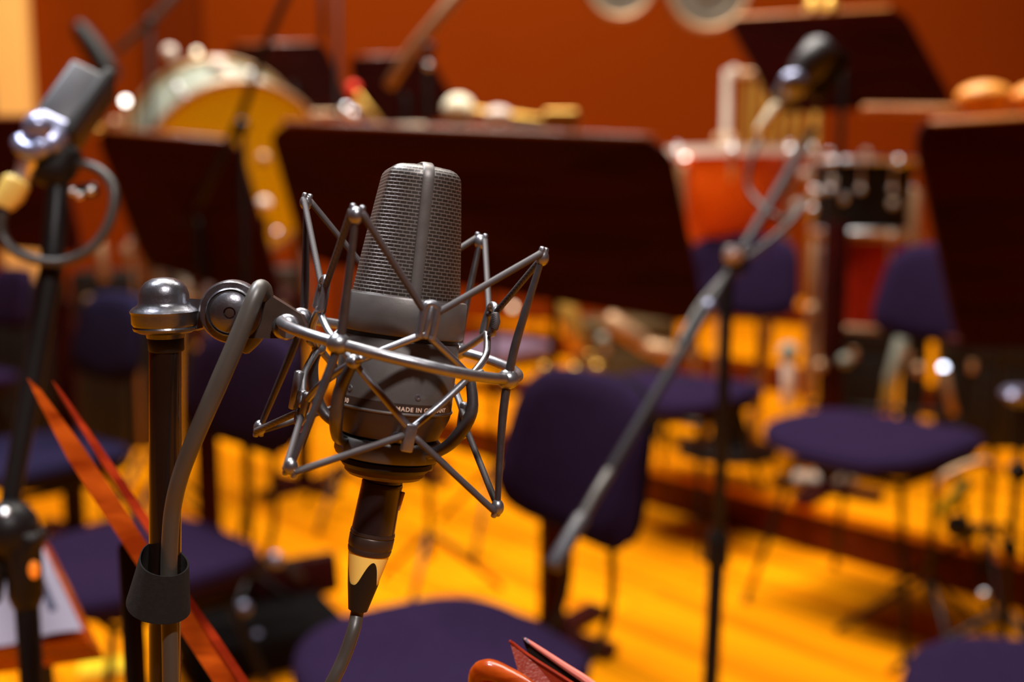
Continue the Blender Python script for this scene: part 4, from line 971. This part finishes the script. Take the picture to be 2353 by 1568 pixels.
q.box(pa + Vector((0, 0, .012)), (.16, .10, .022), rot=(0, 0, .3), bev=.004); tag(q.build('notepad', mat('bright_yellow_paper', (1, .62, .0), .6)), 'bright yellow pad on the floor left of the brown pole', 'notepad')
# orange lit blocks above right desk
c = W(2300, 262, 6.6); gz = tier_z(c.x, c.y)
t = thing('block_stand', 'black stand with tan rail carrying the rounded orange blocks', 'stand', (c.x, c.y, gz), 0)
q = MB(); q.tube([W(1985, 252, 6.6), W(2480, 258, 6.6)], .016, seg=10); q.build('rail', 'desk_edge', t)
q = MB(); q.tube([W(2330, 262, 6.62), (W(2330, 262, 6.62).x, W(2330, 262, 6.62).y, gz+.14)], .011, seg=10); q.build('upright', 'black', t); tripod(t, W(2330, 262, 6.62).x, W(2330, 262, 6.62).y, gz)
for k, px in enumerate((2262, 2390)):
    b = MB(); cc = W(px, 222, 6.55); 
    b.ball(cc, .082, 28, (1, .8, .52)); b.lathe([(0, 0), (.05, 0), (.055, -.02), (0, -.02)], Matrix.Translation(cc - Vector((0, 0, .025))), seg=24)
    tag(b.build('temple_block', 'orangeobj'), ['glowing rounded orange block fully visible on the right rail', 'second rounded orange block, cut off by the right edge'][k], 'temple block')
# bells on top of raised desk
for k, px in enumerate((1868, 1908)):
    b = MB(); b.lathe([(0, .04), (.012, .038), (.026, .02), (.030, 0), (.034, -.012), (0, -.012)], Matrix.Translation(W(px, 14, 8.15)), seg=24)
    tag(b.build('hand_bell', 'brass'), ['left small brass bell on the top edge of the raised desk', 'right small brass bell on the top edge of the raised desk'][k], 'bell')

def trunk(label, x0, x1, ybase, ytop, m='rubber', rz=0.0):  # trunks added to darken the bright back tiers
    p = W((x0+x1)/2, 784, ybase); z = tier_z(p.x, p.y); wd = (x1-x0)/F*ybase*K; ht = W((x0+x1)/2, ytop, ybase).z - z
    t = thing('darkening_trunk', label, 'trunk', (p.x, p.y, z), rz)
    q = MB(); q.box((0, .15, ht*.36), (wd, .30, ht*.72), bev=.012); q.build('body', m, t, local=True)
    q = MB(); q.box((0, .15, ht*.86), (wd*1.01, .305, ht*.26), bev=.012); q.build('lid', m, t, local=True)
    for k in (-.3, .3): q = MB(); q.box((wd*k, -.004, ht*.73), (.035, .014, .05), bev=.003); q.build('latch', 'tan', t, local=True)
trunk('added dull brown trunk on the riser beyond the nearest purple backrest', 1345, 1560, 11.0, 735, 'micolive', .2)
trunk('added black trunk behind the tall right chair, next to the red drum', 1925, 2120, 10.6, 745, 'rubber', -.2)
trunk('added black trunk on the riser below the rightmost dark desk', 2190, 2440, 10.0, 775, 'rubber', -.2)
trunk('added dark trunk at the far left beyond the cable loop', -60, 130, 12.0, 650, 'rubber', .2)
trunk('added dark brown trunk behind the grey pivot joint and domed cap', 480, 690, 12.5, 610, 'micdark', .1)
trunk('added black trunk between domed cap and left boom arm', 175, 420, 11.5, 620, 'rubber', .1)

# ------------------------------------------------------------------ lights
def area(name, loc, target, size, energy, col=(1, 1, 1), spread=None, sy=None):
    l = bpy.data.lights.new(name, 'AREA'); l.energy = energy; l.color = col; l.size = size
    if sy: l.shape = 'RECTANGLE'; l.size_y = sy
    if spread: l.spread = math.radians(spread)
    o = bpy.data.objects.new(name, l); C.objects.link(o); o.location = loc
    d = Vector(target)-Vector(loc); o.rotation_euler = d.to_track_quat('-Z', 'Y').to_euler(); return o
def spot(name, loc, target, ang, energy, col=(1, 1, 1), r=.05, blend=.5):
    l = bpy.data.lights.new(name, 'SPOT'); l.energy = energy; l.color = col; l.spot_size = math.radians(ang); l.shadow_soft_size = r; l.spot_blend = blend
    o = bpy.data.objects.new(name, l); C.objects.link(o); o.location = loc
    d = Vector(target)-Vector(loc); o.rotation_euler = d.to_track_quat('-Z', 'Y').to_euler(); return o
micp = W(922, 780, 1.0)
area('key_light', micp + Vector((.55, -1.2, 1.9)), micp, .16, 6, (1, .93, .90), spread=50)
area('mic_top_light', micp + Vector((-1.0, .5, 2.2)), micp, .45, 13, (.90, .93, 1), spread=70)
area('stage_wash', (.0, 3.4, 6.4), (.0, 3.6, 0), 2.6, 520, (1, .93, .82))
area('stage_wash_right', (2.2, 4.4, 6.4), (1.0, 4.4, 0), .9, 130, (1, .95, .9))
area('stage_wash_left', (-1.8, 5.0, 6.4), (-.9, 4.8, 0), .9, 260, (1, .95, .9))
area('wall_wash', (-.4, Y1-1.5, 6.4), (-.2, Y1, 2.2), 1.2, 45, (1, .9, .75))
spot('column_spot', (-2.6, Y1-1.8, 6.0), (vert_at(40, 100, Y1).x, Y1, 2.0), 14, 190, (1, .9, .7))
for i, (x, y) in enumerate(((-1.2, 3.0), (1.3, 3.4), (.3, 4.0), (-1.8, 4.2))):
    spot('stage_spot', (x, y, 6.3), (x*.6, y+.9, .8), 70, 75, (1, 1, 1), r=.06)
tpc = W(1690, 450, 9.6)
spot('timpani_fill_spot', tpc + Vector((-.5, -2.0, 2.2)), tpc, 22, 60, (1, .95, .85), r=.1)  # added spot that brightens the copper bowl, its source unseen
ydc = W(540, 300, 8.9)
spot('drum_spot', ydc + Vector((.8, -2.2, 2.6)), ydc, 24, 60, (1, .95, .85), r=.1)
w = bpy.data.worlds.new('world'); sc.world = w; w.use_nodes = True
w.node_tree.nodes['Background'].inputs[0].default_value = (.25, .15, .12, 1); w.node_tree.nodes['Background'].inputs[1].default_value = .05
sc.view_settings.view_transform = 'Standard'; sc.view_settings.look = 'None'; sc.view_settings.exposure = 0; sc.view_settings.gamma = 1
sc.cycles.use_denoising = True
sc.cycles.sample_clamp_indirect = 6
